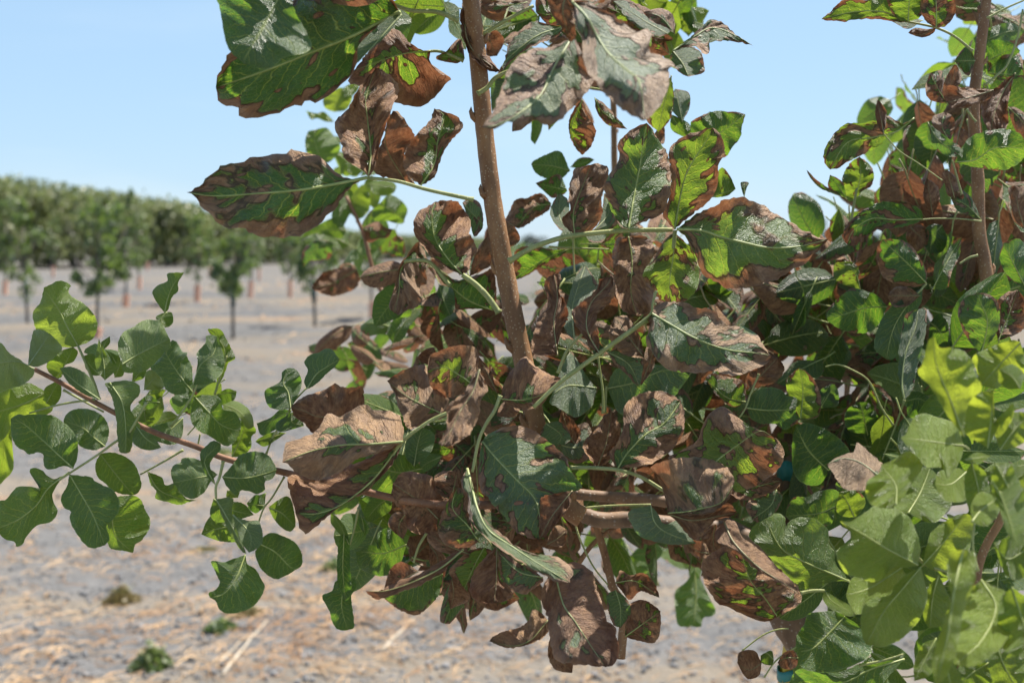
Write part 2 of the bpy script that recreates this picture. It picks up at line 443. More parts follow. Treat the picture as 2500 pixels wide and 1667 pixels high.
def generic_leaf(base, dirv, nrm, L, W, br, gr, ye, seed, nt_=9, nv=3, curl=.3):
    """free-standing leaf for the mass of foliage further back"""
    rnd = random.Random(seed)
    d = dirv.normalized(); s = d.cross(nrm).normalized(); n = s.cross(d)
    V = []; UV = []; cen = [Vector(base) - d * L * .3 + n * L * .05, Vector(base) - d * L * .12]
    bend = rnd.uniform(-.1, .9) * curl * 2; roll = rnd.uniform(-.4, 1.2) * curl * 2
    ph = rnd.uniform(0, 6); fq = rnd.uniform(6, 11); wav = rnd.uniform(.08, .25)
    ang = 0; c = Vector(base)
    for i in range(nt_ + 1):
        t = i / nt_
        if i:
            ang = bend * t * 1.6
            c = c + (d * math.cos(ang) - n * math.sin(ang)) * (L / nt_)
        cen.append(c.copy())
        hw = W * .5 * (math.sin(math.pi * min(t * .93 + .04, 1) ** .82) ** .72) if 0 < t < 1 else W * .02
        for j in range(-nv, nv + 1):
            v = j / nv; av = abs(v)
            a = roll * av
            off = s * (v * hw * math.cos(a)) - n * (hw * av * math.sin(a))
            off += n * (wav * hw * av * math.sin(fq * t + ph + (1.7 if v > 0 else 0)))
            V.append(tuple(c + off)); UV.append((t, v))
    nc = 2 * nv + 1
    Fs = [[i * nc + j, i * nc + j + 1, (i + 1) * nc + j + 1, (i + 1) * nc + j] for i in range(nt_) for j in range(nc - 1)]
    k = len(cen); rv, rf = tube(cen, [L * .013 * (1 - .8 * q / k) for q in range(k)], 5)
    n0 = len(V); mi = [0] * len(Fs) + [1] * len(rf)
    V += [tuple(q) for q in rv]; UV += [(0, 0)] * len(rv); Fs += [[x + n0 for x in f] for f in rf]
    par = [(br, gr, ye, (seed * .6180339) % 1.0)] * len(V)
    return V, Fs, UV, par, mi

LEAVES = """a .68 0 .25 0 0|66,-12 48,22 34,46 33,53|10,-10 12,5 15,24 18,37 24,46|70,-8 74,10 80,20 88,38 80,44 66,47 56,55 46,57
a .74 .4 .1 0 -.5|160,10 120,30 90,42 50,58 9,72|150,-5 120,-12 90,-12 72,0 50,14 30,30 20,42 12,60|150,18 137,28 127,48 120,62 110,72 93,83 82,82 80,86 68,88 62,92 50,95 38,98 30,95 25,88 12,85 9,77
a .72 0 .5 0 .4|161,12 145,30 125,52|155,22 146,32 137,40 128,48|150,15 135,28 126,38
a .85 .62 .1 .2 -.2|185,42 160,45 122,58|178,41 168,35 160,26 152,24 145,30 138,38|184,50 192,60 203,64 198,68 188,80 175,88 158,85 140,80 125,70 117,68
a .9 .5 0 .2 0|213,48 190,46|210,32 203,36 198,42|207,52 198,51 190,49
a .8 .78 .1 0 .1|134,145 136,125 133,95 132,80 140,56|127,138 114,130 112,118 106,102 112,94 118,88 126,72 131,66|138,140 142,125 148,105 154,88 159,72 154,64 147,58
a .83 .9 .1 0 -.4|165,150 148,118 154,91|140,142 140,128 146,115 150,98|172,152 168,140 164,125 172,113 165,100 160,93
a .8 .62 .1 .1 .1|177,152 188,135 191,115 196,96 188,89|166,143 163,128 172,112 182,102 187,93|188,146 192,135 197,122 205,112 212,104 207,96 198,92
e .75 .56 .15 0 0|150,45 125,50 95,55 60,58 25,60 2,57|135,46 125,41 113,30 105,25 95,22 88,21 82,25 70,26 62,28 54,29 45,32 36,33 27,38 18,46 8,54|135,54 127,65 120,74 108,84 98,91 88,93 72,94 60,93 52,89 44,86 36,87 28,83 22,75 14,70 10,61
e 1.5 0 .2 .35 0|114,34 108,20 106,6|103,30 99,18 101,8|122,30 128,20 122,10 116,4
e 1.5 0 .1 .5 0|138,42 128,36|133,34|133,44 128,41
e 1.5 0 .1 .8 .5|150,50 174,52|160,47 170,48|155,58 165,60 172,57
e 1.45 .05 .1 .3 -.2|160,66 170,72 180,80 178,83|168,59 178,64 183,72|154,72 156,80 164,80 172,82
e 1.5 0 .1 .3 0|133,88 115,88 95,95|125,78 112,82 104,86|128,95 115,92 105,90
e 1.5 0 .1 .3 .3|135,60 128,72 125,85|130,60 122,70 121,80|140,66 134,78 130,85
e 1.5 0 .1 .6 0|150,50 140,62 140,78|144,52 134,65 134,72|152,58 152,70 146,78
e 1.5 .4 .3 0 -.3|122,98 108,103 98,118|112,96 102,99 96,108|120,110 110,113 103,113
e 1.5 .85 .1 0 0|142,120 120,132 104,135|135,118 122,120 112,124|142,134 130,140 120,142 108,138
e 1.52 .7 .1 0 .5|142,122 134,118 124,128|138,116 128,116|144,130 134,130
e 1.45 .65 0 .2 0|146,86 160,92 171,87|158,81 165,86|150,98 160,95 167,94
e 1.4 .55 0 .3 0|180,110 175,100 174,92|168,108 168,98|181,104 179,95
a 1.6 0 .1 .9 0|106,92 110,72|98,88 98,78|116,90 121,80 118,73
a 1.6 0 .1 .9 .3|106,100 95,95 83,91|98,92 92,93|100,100 92,97 87,98
a 1.6 0 .1 .8 .3|114,84 127,66|114,72|124,76 127,70
f .9 .58 .1 .2 .1|60,91 50,80 40,66 36,55 35,40 38,31|52,88 36,78 28,68 21,58 20,48 23,40 30,36|65,87 68,78 72,70 69,62 66,57 67,48 63,40 57,32 50,30
f .92 .72 .3 0 .1|32,79 14,81 9,90 8,105 4,122|25,64 20,68 14,76 9,82 6,95 2,108 0,118|30,88 31,97 25,102 27,112 22,118 14,120 8,124
f .95 .35 .1 .1 -.2|85,120 65,112 48,98 37,85|88,110 87,95 85,86 75,90 66,93 55,95 45,90|84,120 70,119 55,119 54,111 52,103 45,98 39,90
f .97 .92 .1 0 0|66,92 74,78 80,60|67,85 70,75 75,65|75,88 84,82 84,68
f .95 .45 .5 0 .6|77,50 60,32|77,42 74,32 66,28|76,54 70,60 67,52 63,40
f 1 .9 0 0 -.1|96,70 96,58 94,45|92,60 91,50|107,63 104,53 99,49
f 1.05 .65 .1 0 .2|133,33 118,36 105,50 97,48|125,24 113,28 104,29 99,38 95,46|131,38 120,45 107,53
f 1.05 .5 .1 0 0|146,22 120,16|140,9 130,12|143,25 134,28 124,20
f 1 .35 .1 .1 -.4|150,69 128,78 102,95|135,70 120,68 108,68 102,75|140,76 125,84 110,93
f .88 .75 .2 0 .1|152,58 151,40 156,25 160,15 165,1|143,50 142,44 148,38 147,25 150,10 152,4|165,55 172,48 175,40 174,28 180,10 178,2 170,0
f .92 .3 .7 0 1|150,57 140,45 140,30 140,24|140,54 132,42 134,32|148,40 147,30
f .92 .25 .7 0 1|160,58 174,55 186,46|170,52 180,42|165,64 175,64 180,55
f .93 .3 .6 0 .7|168,55 180,40 176,24|172,48 175,35|182,48 184,38 180,28
g .84 .5 .2 .25 0|45,104 49,80 54,55 57,35 60,17|37,100 32,90 28,80 25,70 28,62 33,53 38,45 36,36 42,27 50,21|55,99 68,94 75,88 79,75 80,60 79,48 76,40 69,30 64,20
g .845 .38 .1 .4 -.1|83,104 87,80 92,60 100,45 108,33 114,21|77,98 73,92 78,80 80,62 78,42 83,33 90,28 100,25 108,22|87,100 100,90 112,80 117,72 119,60 119,50 124,42 123,32 119,24
g .84 .5 .25 .35 .1|85,104 105,105 120,110 140,115 160,119 185,118 209,112|92,97 104,90 115,85 124,80 135,78 145,80 155,84 163,89 172,95 183,101 192,106 200,111|92,110 98,122 103,135 108,143 117,148 126,152 140,153 155,149 165,146 178,138 190,132 200,122 207,115
g .86 .48 .1 .6 -.1|83,107 82,125 79,145 79,165|77,110 70,120 62,132 57,140 58,146 62,150 68,158 72,163|90,113 98,122 102,135 103,145 100,155 93,162 86,165
g .92 .75 .2 0 0|45,110 48,130 47,155 52,175|35,112 32,125 33,140 35,155 40,170|60,110 66,120 62,140 66,160 62,172
g .95 .3 .1 .1 -.4|98,38 120,25 141,10|96,18 103,12 112,8 121,7 128,8 135,8|108,44 124,45 130,37 137,28 138,20
g .93 .35 .1 .4 -.2|112,78 133,71|120,54 128,60|125,77
b .95 .2 .1 .6 -.2|181,62 175,85 170,108|183,78 181,95 176,103|172,72 162,88 160,98
g .95 .4 .5 0 .2|140,78 140,65|138,72 137,66|142,70 144,66
g 1 .3 .1 .2 -.3|80,10 88,22 99,30|85,12 95,18|80,22 90,28
g 1 .8 .1 0 0|66,32 70,22 74,18|66,26|74,34 75,24
b .62 .62 .95 0 .9|100,2 112,15 120,30 130,45 145,58 155,68 159,99|112,1 120,5 127,10 135,13 142,18 150,25 160,24 165,28 163,42 172,46 185,53 178,56 180,65 176,78 168,92|101,12 103,22 108,32 108,45 112,58 118,66 124,75 130,80 138,88 150,96
b .64 .58 .9 .1 .8|100,30 85,55 72,80 45,100 25,105|85,38 65,41 52,50 45,62 40,78 34,92|107,42 110,55 118,65 110,78 98,90 90,98 79,103 68,99 58,105 50,99 38,105
b .66 1 0 0 -.1|95,-5 92,10 98,35|80,-2 83,12 90,22|102,5 102,20 103,30
b .9 1 .2 0 0|18,-5 12,20 16,38 28,50 42,60|10,0 8,18 10,32 18,48 30,57|22,5 20,15 17,30 20,38 32,48
b 1 1 .2 0 0|30,28 35,40 38,46|38,25 44,34|29,38 30,46
b .85 .4 .5 0 .3|93,22 70,30 45,50 43,58|82,20 68,18 58,24 48,36|88,30 75,35 60,42 50,50
b .9 .65 .3 0 .4|63,2 45,5 27,5|50,0 35,1|50,5 40,11 30,10
b .9 .5 .1 .3 0|95,5 82,12 70,10|92,-6 78,-8 70,0|92,18 80,20
b .95 .6 0 .5 -.2|108,82 100,100 100,112 108,127|102,88 97,100 98,112 103,122|110,92 118,104 119,110 115,120
b .9 .35 .8 0 1|178,28 160,18 145,8 133,1|184,20 172,8 160,12 150,3 140,0|170,30 160,26 150,20 142,12
b .92 .6 .1 .5 -.2|160,24 145,14 128,6|165,10 150,2 135,-4|158,32 140,24 128,14
b .88 .7 .6 0 .4|184,28 172,14 158,10|182,12 170,7|175,22 165,18
b .9 .6 .5 0 .6|182,42 200,30 215,23 235,30 248,38|195,32 208,20 214,16 224,19 232,27|200,38 208,45 213,40 210,36 222,34 232,34
b .92 .25 .6 0 .3|182,42 190,52 195,63|195,38 205,43 208,55 207,60|180,48 184,56 190,61
b .92 .75 .1 .2 -.1|180,45 165,30|175,28 183,33|170,46 165,40
b 1.2 0 0 .8 0|195,30 203,18 212,9|184,18 195,8 205,6|208,17 204,23
b 1.2 0 0 .7 0|182,14 192,4 200,-6|178,6 185,-4|196,10
b 1 .3 .8 0 .4|190,100 184,73|181,90 181,80|196,88 195,76
b 1.1 .25 .3 0 -.2|98,140 82,136 66,135|90,124 78,127 68,132|90,147 80,147 70,142
b 1.15 .3 .2 0 -.2|98,137 118,131|105,130 113,129|108,138
b .95 .6 .1 .3 0|118,80 125,92 145,106|126,85 135,95|120,92 130,103
b 1 .2 .6 0 -.1|45,64 38,80 34,92|34,66 33,80|44,72 42,84
c .85 .38 .1 .35 -.2|140,18 120,10 95,10 69,16|138,5 128,-6 105,0 92,-2 83,3 77,9|130,18 115,16 100,16 87,18 76,17
c .84 .35 .1 .3 -.2|140,18 141,0 142,-14|130,15 124,5 122,-8|150,14 155,2 152,-8
c .83 .65 .1 .2 -.2|163,23 163,5 162,-14|155,18 150,8 152,-8|172,21 179,10 178,-2 172,-12
c .88 .3 .7 0 1|152,17 127,18|140,14|140,24
c .85 .95 .1 .1 -.1|163,23 150,29 140,27|155,24 146,23|160,28 152,31 144,29
c .9 .48 .1 .35 -.2|145,97 130,108 110,113 90,117 76,139|135,101 125,96 118,95 113,98 105,101 93,101 85,104 78,112 72,122 71,132|140,104 125,110 118,118 110,123 100,128 90,133 82,138
c .86 1 .1 0 0|120,110 118,98 115,82|115,103 113,92|122,100 122,90
c .84 .95 .1 0 0|171,85 177,65 178,53|168,75 172,62|180,72 184,65 181,55
c .87 .65 .2 0 .2|172,85 164,72 158,60|158,82 154,72|170,72 168,58
c .82 .95 .2 0 .3|210,74 190,80 172,84|200,73 185,72 173,70 169,78|208,80 195,86 185,89 175,88
c .82 .25 .1 .1 -.4|178,133 195,131 212,121 238,122|184,122 190,113 205,107 220,106 232,110|190,136 200,138 215,140 228,136 236,128
c .92 .85 .1 0 0|228,60 218,75 210,95 208,110|212,72 202,80 200,92 204,105|225,70 222,85 222,100 218,108
c .95 .35 .2 0 -.2|195,50 178,50|190,38 183,42|190,62 184,58
c 1 .05 .1 0 -.3|205,50 225,40 232,42|205,35 215,33 225,35|210,52 222,50
c 1.05 .1 .5 0 0|206,32 222,26 236,26|210,22 225,19|218,34 230,32
c 1 .4 .2 0 -.2|205,60 235,62|205,50 220,45 232,45|215,66 228,65
c .88 .35 .4 0 .1|156,100 165,115 184,128|162,105 175,115 184,122|156,112 160,120 172,128
c .9 .7 .4 0 .3|174,116 168,104 170,92|162,108 160,96|178,106 177,96
c .9 .7 .2 0 0|222,88 234,100 238,110|228,88 238,96|224,98 230,110
h 1 .48 .1 .5 -.2|96,30 101,10 100,-6|88,25 86,12 92,0|103,22 110,18 112,8 108,0
h .98 .3 .1 0 -.3|90,29 76,9|75,20|86,15
h .98 .6 .2 0 0|90,29 75,22 65,17 57,5|78,24 68,20 60,12|82,24 72,18 64,12
h .9 .55 .1 0 -.2|152,45 130,46 110,45 95,55 90,66|150,38 140,32 127,30 113,33 100,40 90,50 86,60|145,50 125,53 112,55 103,62 97,67
h .93 .98 0 .1 -.1|160,43 158,28 155,12|153,30 153,20|166,30 164,18
h .9 .85 .2 0 .1|178,28 172,5|172,25 169,8|186,28 180,12
h .9 .5 .3 0 .1|200,46 188,34 175,28|192,28 183,22|190,43 180,38
h .88 .3 .1 0 -.3|155,98 140,82 125,68 119,62|155,88 150,78 143,68 133,62|145,101 130,98 120,93 116,85 114,75 115,68
h .9 .3 .2 .1 0|160,103 172,80 184,60|165,90 172,72 178,64|172,102 176,88 182,76
h .95 .35 .1 .6 0|101,103 96,88 82,80|90,100 80,95 79,84|99,95 100,87 95,81
h .9 .15 .1 0 -.4|123,117 105,118 85,124 72,125|115,108 105,104 95,102 85,108 75,118|118,128 110,137 98,139 86,136 76,130
h .89 .1 .3 0 -.2|152,102 140,115 128,135 122,160|140,108 125,118 117,130 112,150|150,115 140,130 135,150 128,160
h .885 .9 .1 0 0|150,108 123,108|140,101 130,101|140,116 128,117
n .85 .12 .5 0 0|137,59 135,45 138,20 146,0 148,-15|132,40 133,15 138,-10|144,50 148,30 154,5 155,-15
h 1 0 .1 0 -.4|158,130 165,136 172,150|165,123 173,132|157,148 165,150
h 1.1 .05 0 .5 0|160,118 187,103|168,100 176,97 184,102|175,122 185,115
h .8 .3 .1 .1 -.2|200,156 205,130 200,115 196,106|214,135 214,115 207,107|190,145 183,132 181,120 186,110
h .82 .75 .1 .1 0|214,145 222,125 230,103|210,130 211,115 220,106|235,135 238,115
h .75 1 .1 0 0|236,55 230,35 228,18|226,45 224,30 222,20|242,40 242,20
h .8 .25 .1 0 -.3|238,105 228,85 218,65|222,92 215,78|240,80 232,62
h 1 .1 .3 0 -.2|168,50 160,60 158,74|158,50 150,60|172,62 168,72
h 1 .95 .1 0 0|142,52 150,60 156,66|150,50 157,56|138,60 146,72
i .88 .02 .3 0.87 -.05|64,72 55,56 48,42 38,28 36,24|58,73 45,72 35,65 29,58 27,45 32,38 35,30|70,70 77,65 80,55 77,46 68,37 58,31 56,26 58,22 52,19 46,19 41,22
i .79 0 .75 1.12 1|23,88 32,75 41,62|24,75 26,65 28,59 34,59 39,61|30,89 40,85 48,78 51,74 48,69 43,64
i .785 0 .75 1.12 1|23,88 15,85 0,86 -25,92|16,83 8,78 0,69 -15,65|28,92 26,98 18,104 8,107 0,110 -12,108
i .88 0 0 0.62 -.1|46,99 54,86 60,73|39,92 39,85 46,79 52,75|51,97 53,88 60,85 64,77
i .82 0 .45 0.62 .5|100,87 115,78 139,66|97,78 97,68 102,60 110,56 118,51 128,51 133,54 136,60|101,93 110,94 120,92 130,83 136,76 140,72
i .86 0 .2 0.42 .1|135,45 137,35 142,22 151,12|131,40 126,32 125,27 130,22 137,19 137,13 143,12|138,42 141,32 146,27 146,20 149,15
i .85 0 .2 0.42 .3|137,44 132,50 135,57|129,47 128,50|141,45 142,52 139,56
i .85 .04 .3 0.12 .2|158,110 148,97 140,85 136,76 141,67|145,112 136,108 133,100 128,94 123,90 128,85 134,78|158,100 157,88 153,80 154,77 150,77 145,69
i .84 0 .35 0.22 .2|158,104 164,88 175,78 178,64|160,98 162,85 161,78 168,70 169,64 174,63|170,103 180,97 184,88 183,78 180,70
i .87 0 .1 0.52 0|176,110 182,90 184,75 173,58|178,95 176,80 178,70 170,59|184,95 187,86 193,82 190,75 185,65 180,58
i .84 .06 .1 0.22 0|159,113 170,125 182,137 197,142|168,112 178,113 182,118 183,124 192,126 197,133|157,122 156,132 162,141 170,145 178,150 186,154 193,150
i .86 0 .6 1.12 .9|183,120 195,125 208,138|192,117 202,122 207,130|184,126 195,130 203,140
j .88 0 .1 0.42 0|190,39 198,22 203,8|190,28 190,20 195,12 198,8|200,37 206,30 206,22 210,18 206,10
i .9 0 .1 0.22 -.1|177,112 194,109|186,107|183,121 192,116
i .8 .05 .3 0.52 .3|90,102 100,118 103,138 103,160|86,103 92,115 95,130 96,145 98,158|104,100 114,104 114,112 107,120 110,130 115,138 110,148 107,158
j .79 0 .3 0.32 .6|112,14 120,24 132,31|120,18 128,25|109,20 109,27 116,32 125,33
j .8 .02 .15 0.17 0|60,48 48,37 35,25 20,12 9,7|63,40 64,28 60,18 53,11 44,5 35,4 22,4 14,4|52,46 42,49 36,46 35,36 30,35 25,37 20,34 12,28 9,18
j .83 0 .3 0.12 .3|86,30 76,22 68,15 52,9|89,22 89,14 85,6 78,1 70,-1 60,0 54,4|78,33 70,32 64,28 60,18 53,14
i .92 0 0 0.82 -.1|38,110 18,120 0,125 -15,128|30,105 22,102 10,106 0,110|43,118 42,126 32,130 15,130 0,150
j .93 0 0 0.72 -.1|10,12 3,22 -10,40|4,0 -5,5|10,28 11,48 5,56 -4,62
i .84 0 0 0.62 0|38,119 44,108 50,99|36,108 42,103|44,121 50,113
i .8 0 .4 0.22 .2|82,116 65,104 49,90|75,100 68,93 58,89|70,112 58,104 52,96
i .82 0 .3 0.52 .3|86,100 85,85 81,66|79,92 78,80 80,72|92,95 97,90 90,84 85,74
i .86 0 .3 0.52 .4|84,76 86,70 90,64|82,70|90,70
i .86 0 .1 0.42 0|82,96 74,88 69,80|76,96 70,90|80,84 76,78
i .88 0 .1 0.32 0|95,86 90,78 86,75|96,92|96,80
i .9 0 .2 0.12 0|131,118 113,118|122,112|122,124
i .92 0 .1 0.52 0|118,124 120,138|112,130|127,132
i .84 .03 .4 0.12 .2|150,131 138,142 128,150|135,135 125,138 121,143|150,142 147,150 140,153
i .9 .03 .4 0.12 0|158,112 145,128|147,111 139,117|156,122 150,127
i .88 0 .7 1.02 .9|118,108 125,100 130,96|120,93 128,92|130,108 135,104
i .93 0 .1 0.62 0|120,112 136,108|126,106|130,116
i .9 0 .1 0.72 0|94,98 98,88 100,80|92,88 94,80|101,96 102,86
i .93 0 .2 0.32 0|108,102 116,92 121,88|110,92|118,98
j .82 .05 .1 0.32 0|57,51 40,64 30,78 15,90 -4,98|43,57 35,50 27,47 24,51 30,57 34,64 25,63 15,63 8,70 4,74 -2,76|50,57 43,70 47,83 43,91 30,95 23,102 18,111 13,112 12,108 5,106 0,102
j .8 .02 .25 0.12 0|57,53 67,70 77,88 86,111|64,54 75,55 77,58 85,62 93,66 98,75 97,84 90,92 87,96 90,106|55,62 50,72 52,80 58,83 57,90 62,100 67,107 73,113 80,113
j .84 .02 .1 0.42 -.1|92,72 92,90 95,104 109,117|107,70 115,73 119,82 123,90 122,98 116,107 111,110|88,82 86,92 87,102 90,113 98,115
j .83 0 .1 0.47 0|82,36 95,53 109,70|92,35 102,38 110,44 114,53 116,62 113,68|78,45 80,55 86,60 92,66 100,69
j .86 .25 .1 .3 0|121,51 130,65 145,72 161,74|128,53 133,56 136,62 145,60 150,70 156,74|123,60 128,67 127,72 135,75 147,78 153,76
j .81 0 .45 0.22 .6|178,53 160,56 142,60|172,48 165,42 155,39 149,40 148,43 142,46 140,52|172,60 167,68 158,73 150,70 145,64
j .79 0 .2 0.12 .1|177,62 170,50 168,40 181,28|170,55 165,45 164,35 168,30 175,25|175,55 172,45 176,38 181,33
j .8 .03 .3 0.12 .1|182,55 200,56 215,53 227,49|188,48 193,42 197,37 208,34 218,36 223,41|186,63 193,70 198,66 205,67 210,69 217,66 217,59 224,56
j .76 0 .5 0.52 .3|177,73 186,88 202,118|191,72 190,82 192,92 198,108|181,85 188,100 197,115
j .77 0 .65 0.22 .8|191,86 205,102 204,117|200,90 205,91 212,91 215,100 215,109 210,114|190,96 197,108
j .82 0 .1 0.32 0|175,73 190,82 208,86|190,75 200,77|172,85 178,92 195,90
j .83 0 .1 0.32 -.1|195,95 180,97 165,102|178,86 170,90|195,107 183,108 172,105
j .86 0 .1 0.62 0|186,66 195,72|196,66|186,72
j .86 .1 .3 0 0|218,68 212,78 203,80|208,72|216,80 208,84
s .78 .02 .2 .1 .1|50,102 42,122 32,134 21,137|44,104 38,106 32,108 22,107 25,115 29,124 26,130 20,133|52,110 58,113 63,122 66,128 62,138 55,145 45,149 35,150 28,146 26,140
s .78 0 .1 .2 -.1|62,93 75,100 88,113 95,112|65,87 72,84 82,87 91,92 96,100 97,108|58,100 60,108 65,116 75,122 85,118 92,114
s .8 0 .1 .4 -.1|69,63 80,68 91,79|77,57 84,54 88,58 91,72|73,72 80,80 87,83
s .84 0 .2 0 0|66,62 51,60|64,55 58,53|58,68
k .84 0 .35 0 .1|117,67 125,55 135,48 144,43|115,60 118,52 115,45 120,39 127,37 132,34 138,35|120,66 126,62 135,53 141,48
k .85 0 .35 0 .1|104,83 102,70 98,62 101,50|95,84 87,82 83,75 83,68 90,64 96,60 97,53|110,72 113,62 111,54 106,50
k .86 0 .3 0 0|105,84 90,92 76,95|95,84 88,90|100,95 92,100 80,105
k .85 0 .4 0 .1|105,86 105,94 115,97|112,90|92,95 94,102 105,100
k .85 0 .2 .4 0|100,103 75,110|90,102 80,106|90,110 82,114
k .84 .97 .1 0 -.1|165,88 130,90 115,85 104,81|164,72 162,65 150,66 141,63 132,67 120,71 112,75|150,98 135,103 122,103 115,95 107,90
k .78 .74 .2 .1 .6 .8|196,110 170,112 145,113 120,118 97,127|196,98 192,88 185,84 176,85 170,83 164,78 155,84 145,89 138,87 133,88 128,97 122,103 112,108 102,110 98,117|180,118 165,122 150,130 140,137 127,141 115,140 105,133 101,128
s .8 .58 .2 .1 0|180,8 155,40 130,60 110,68 91,68|160,18 145,25 130,30 115,38 100,38 88,37 84,40 86,50 89,60|170,28 150,50 138,56 125,64 115,72 105,82 99,84 95,80 92,72
l .85 .78 .15 .1 .1|64,79 45,70 30,62 15,50|66,66 60,60 50,45 46,37 35,39 25,43|50,84 40,88 32,89 28,80 23,68 20,57
l .87 1 0 .1 -.1|50,38 54,23|40,32 47,24|55,30
l .84 .55 .1 .6 -.1|84,52 72,44 62,39 48,42|90,40 90,28 86,22 75,21 65,23 57,26 50,30|82,58 74,62 65,64 57,63 50,52
l .85 .95 .1 0 0|105,60 98,45 90,30|95,50 90,40|100,38 106,48
l .7 .93 .3 0 .3|91,41 85,60 75,75 68,90 60,104|85,48 78,60 65,70 64,80 63,92 57,100|95,50 98,58 92,65 90,78 84,92 78,97 70,103
l .83 .72 .15 .1 .1|107,65 125,66 141,62 152,55|112,50 120,38 128,30 137,38 148,45 158,48|115,70 125,74 135,73 142,70
l .86 1 .2 0 .5|118,67 110,80|110,68 105,78|124,74 118,80
l .82 .48 .5 0 .25|93,100 105,114 120,130 135,145 140,160 140,181|100,92 112,88 125,87 137,92 148,100 157,108 163,115 166,125 175,138 160,142 145,147 141,160 141,172|91,110 90,125 91,138 98,146 102,152 108,158 116,168 122,175 130,178
o .8 .98 .1 0 .1|234,16 218,36 207,56|220,18 208,23 207,40|232,28 225,38 215,50
l .9 .98 .1 0 -.1|175,110 165,95 158,74|166,111 160,98 156,85|175,98 172,88 165,80
l .88 .98 .1 .1 0|187,122 195,100 199,74|176,106 178,98 187,88 192,80|197,115 206,95 205,83
m .84 .5 .25 0 .1|36,156 45,142 60,127 75,118 88,100|32,150 29,143 35,135 41,122 41,108 45,100 55,94 65,92 75,93 83,97|45,155 60,153 72,147 82,138 90,127 91,115 90,105
o .82 .92 .2 0 -.1|124,39 115,30 105,22 87,10|135,25 128,20 123,12 120,5 112,2 100,0 93,2|122,50 112,51 105,51 98,45 97,35 90,28 86,20
o .83 .8 .2 0 0|135,22 140,0|124,18 121,5 128,0|142,15
o .75 .35 .7 .3 1|148,-2 152,14 156,30 165,48 185,62 205,75 232,91|151,4 153,14 159,22 158,32 165,42 175,50 188,62 205,68 222,70 234,80|142,8 148,20 149,32 152,42 160,52 172,62 188,72 205,82 220,90
o .8 .6 .1 .1 0|158,58 148,44 136,30 140,12|152,45 149,30 148,18|145,63 130,60 124,50 126,38 133,22
o .81 .85 .2 .1 .2|150,68 130,60 116,50|145,60 130,52 120,49|135,68 122,64 115,56
o .78 .8 .2 .1 .3 .6|145,64 125,80 100,92 80,98 65,98|135,68 122,76 108,84 95,88 85,93 76,98|130,80 112,92 95,98 85,102 75,105 68,103
o .79 .98 .2 0 0|108,82 80,96|95,74 85,80|98,88 88,92
o .9 0 .1 .1 -.2|98,60 80,67 65,66 57,66|92,52 85,46 75,50 74,60 66,60 60,65|93,75 82,85 72,85 60,80 57,72
o .88 0 .1 0 -.1|47,52 46,80 48,106|43,55 41,80 43,95|51,55 52,75 53,95 51,104
o .9 0 .1 0 -.1|48,88 45,110 50,130|40,90 37,98 29,102 35,115 38,125 43,130|56,88 57,95 53,103 55,120 55,128
o .88 0 .2 .4 .1|51,60 44,45 36,34|42,50 36,42|49,48 42,38
o .9 0 .1 .3 0|87,20 75,28 65,40|78,18 66,26 63,35|85,32 76,38 68,42
o .92 0 .3 0 0|88,18 72,20 60,22|80,10 68,16|80,24 70,28
o .9 0 .1 .1 0|61,36 63,45 64,53|59,42|66,46
o .88 .3 .1 .1 -.1|128,84 105,94 80,104|110,88 92,96|127,98 115,112 105,118 90,112
o .87 .85 .2 0 0|98,34 92,44 94,55|88,34 83,44|100,42 98,50
o .82 .4 .1 .4 0|162,62 155,75 145,97|150,65 138,75 133,82 137,90|168,66 160,75 155,82
o .85 1 0 0 -.2|135,88 137,100 134,113|132,100|145,95 150,105
o .9 1 .1 0 .3|117,60 124,72 120,92|117,75|130,70 130,85
o .8 .95 .15 0 0|172,62 172,85 170,108|158,75 152,85 150,98 155,106 163,108|173,75 175,90 186,100 180,106
o .79 .55 .5 0 .1|210,87 190,82 173,66|200,80 190,75 180,68|210,90 200,98 195,101 185,97 175,85
p .74 .78 .6 0 .6|18,98 25,125 35,140 48,160 60,177|30,91 45,95 51,105 56,122 61,138 68,146 70,160 69,174|10,108 7,122 12,136 14,150 16,165 20,172 35,175
o .78 .85 .1 .1 0|214,122 200,138 185,143 166,139|208,115 201,113 198,122 190,128 178,131 168,136|214,132 205,139 190,144 178,144
o .8 1 .1 0 .1|216,135 222,150 234,165|222,138 234,150|214,150 220,162
p .76 .72 .2 .1 .3|111,51 125,50 140,47 155,42 165,27|109,40 105,28 100,18 97,13 108,8 118,6 130,5 142,6 152,9 160,15 165,22|125,53 145,51 158,43 163,35
p .765 1 .1 0 0|112,52 130,57 150,54 168,50|130,51 148,48 160,43|120,60 128,70 135,73 142,66 150,57 162,54
m .8 .55 .1 .5 -.1|112,155 120,147 135,136 152,125 163,129|95,152 77,147 90,140 102,132 105,122 112,110 122,105 132,111 142,120 155,124|120,168 130,175 145,172 160,163 170,153 173,142 168,133
p .8 .15 .8 0 .4|97,45 100,58 110,67 134,76|103,52 108,60 120,57 126,66|82,48 78,52 82,62 88,70 98,74 115,77
p .75 .97 .3 0 1 .5|157,58 165,75 185,95 205,108 219,118|165,57 172,70 185,80 200,95 212,105|150,65 152,75 165,80 180,95 195,104 210,112
p .78 .65 .1 .3 -.1|201,136 190,120 178,105 170,80|210,131 219,125 220,115 212,106 195,100 182,92|190,140 175,135 160,128 152,125 145,115 140,105 139,90 150,82 160,78
p .82 .9 .2 0 0|145,84 135,82 125,74|142,76 132,73|138,88 130,84
p .85 .9 .2 .1 0|150,60 148,72 150,86|142,66 138,78|156,70 156,80
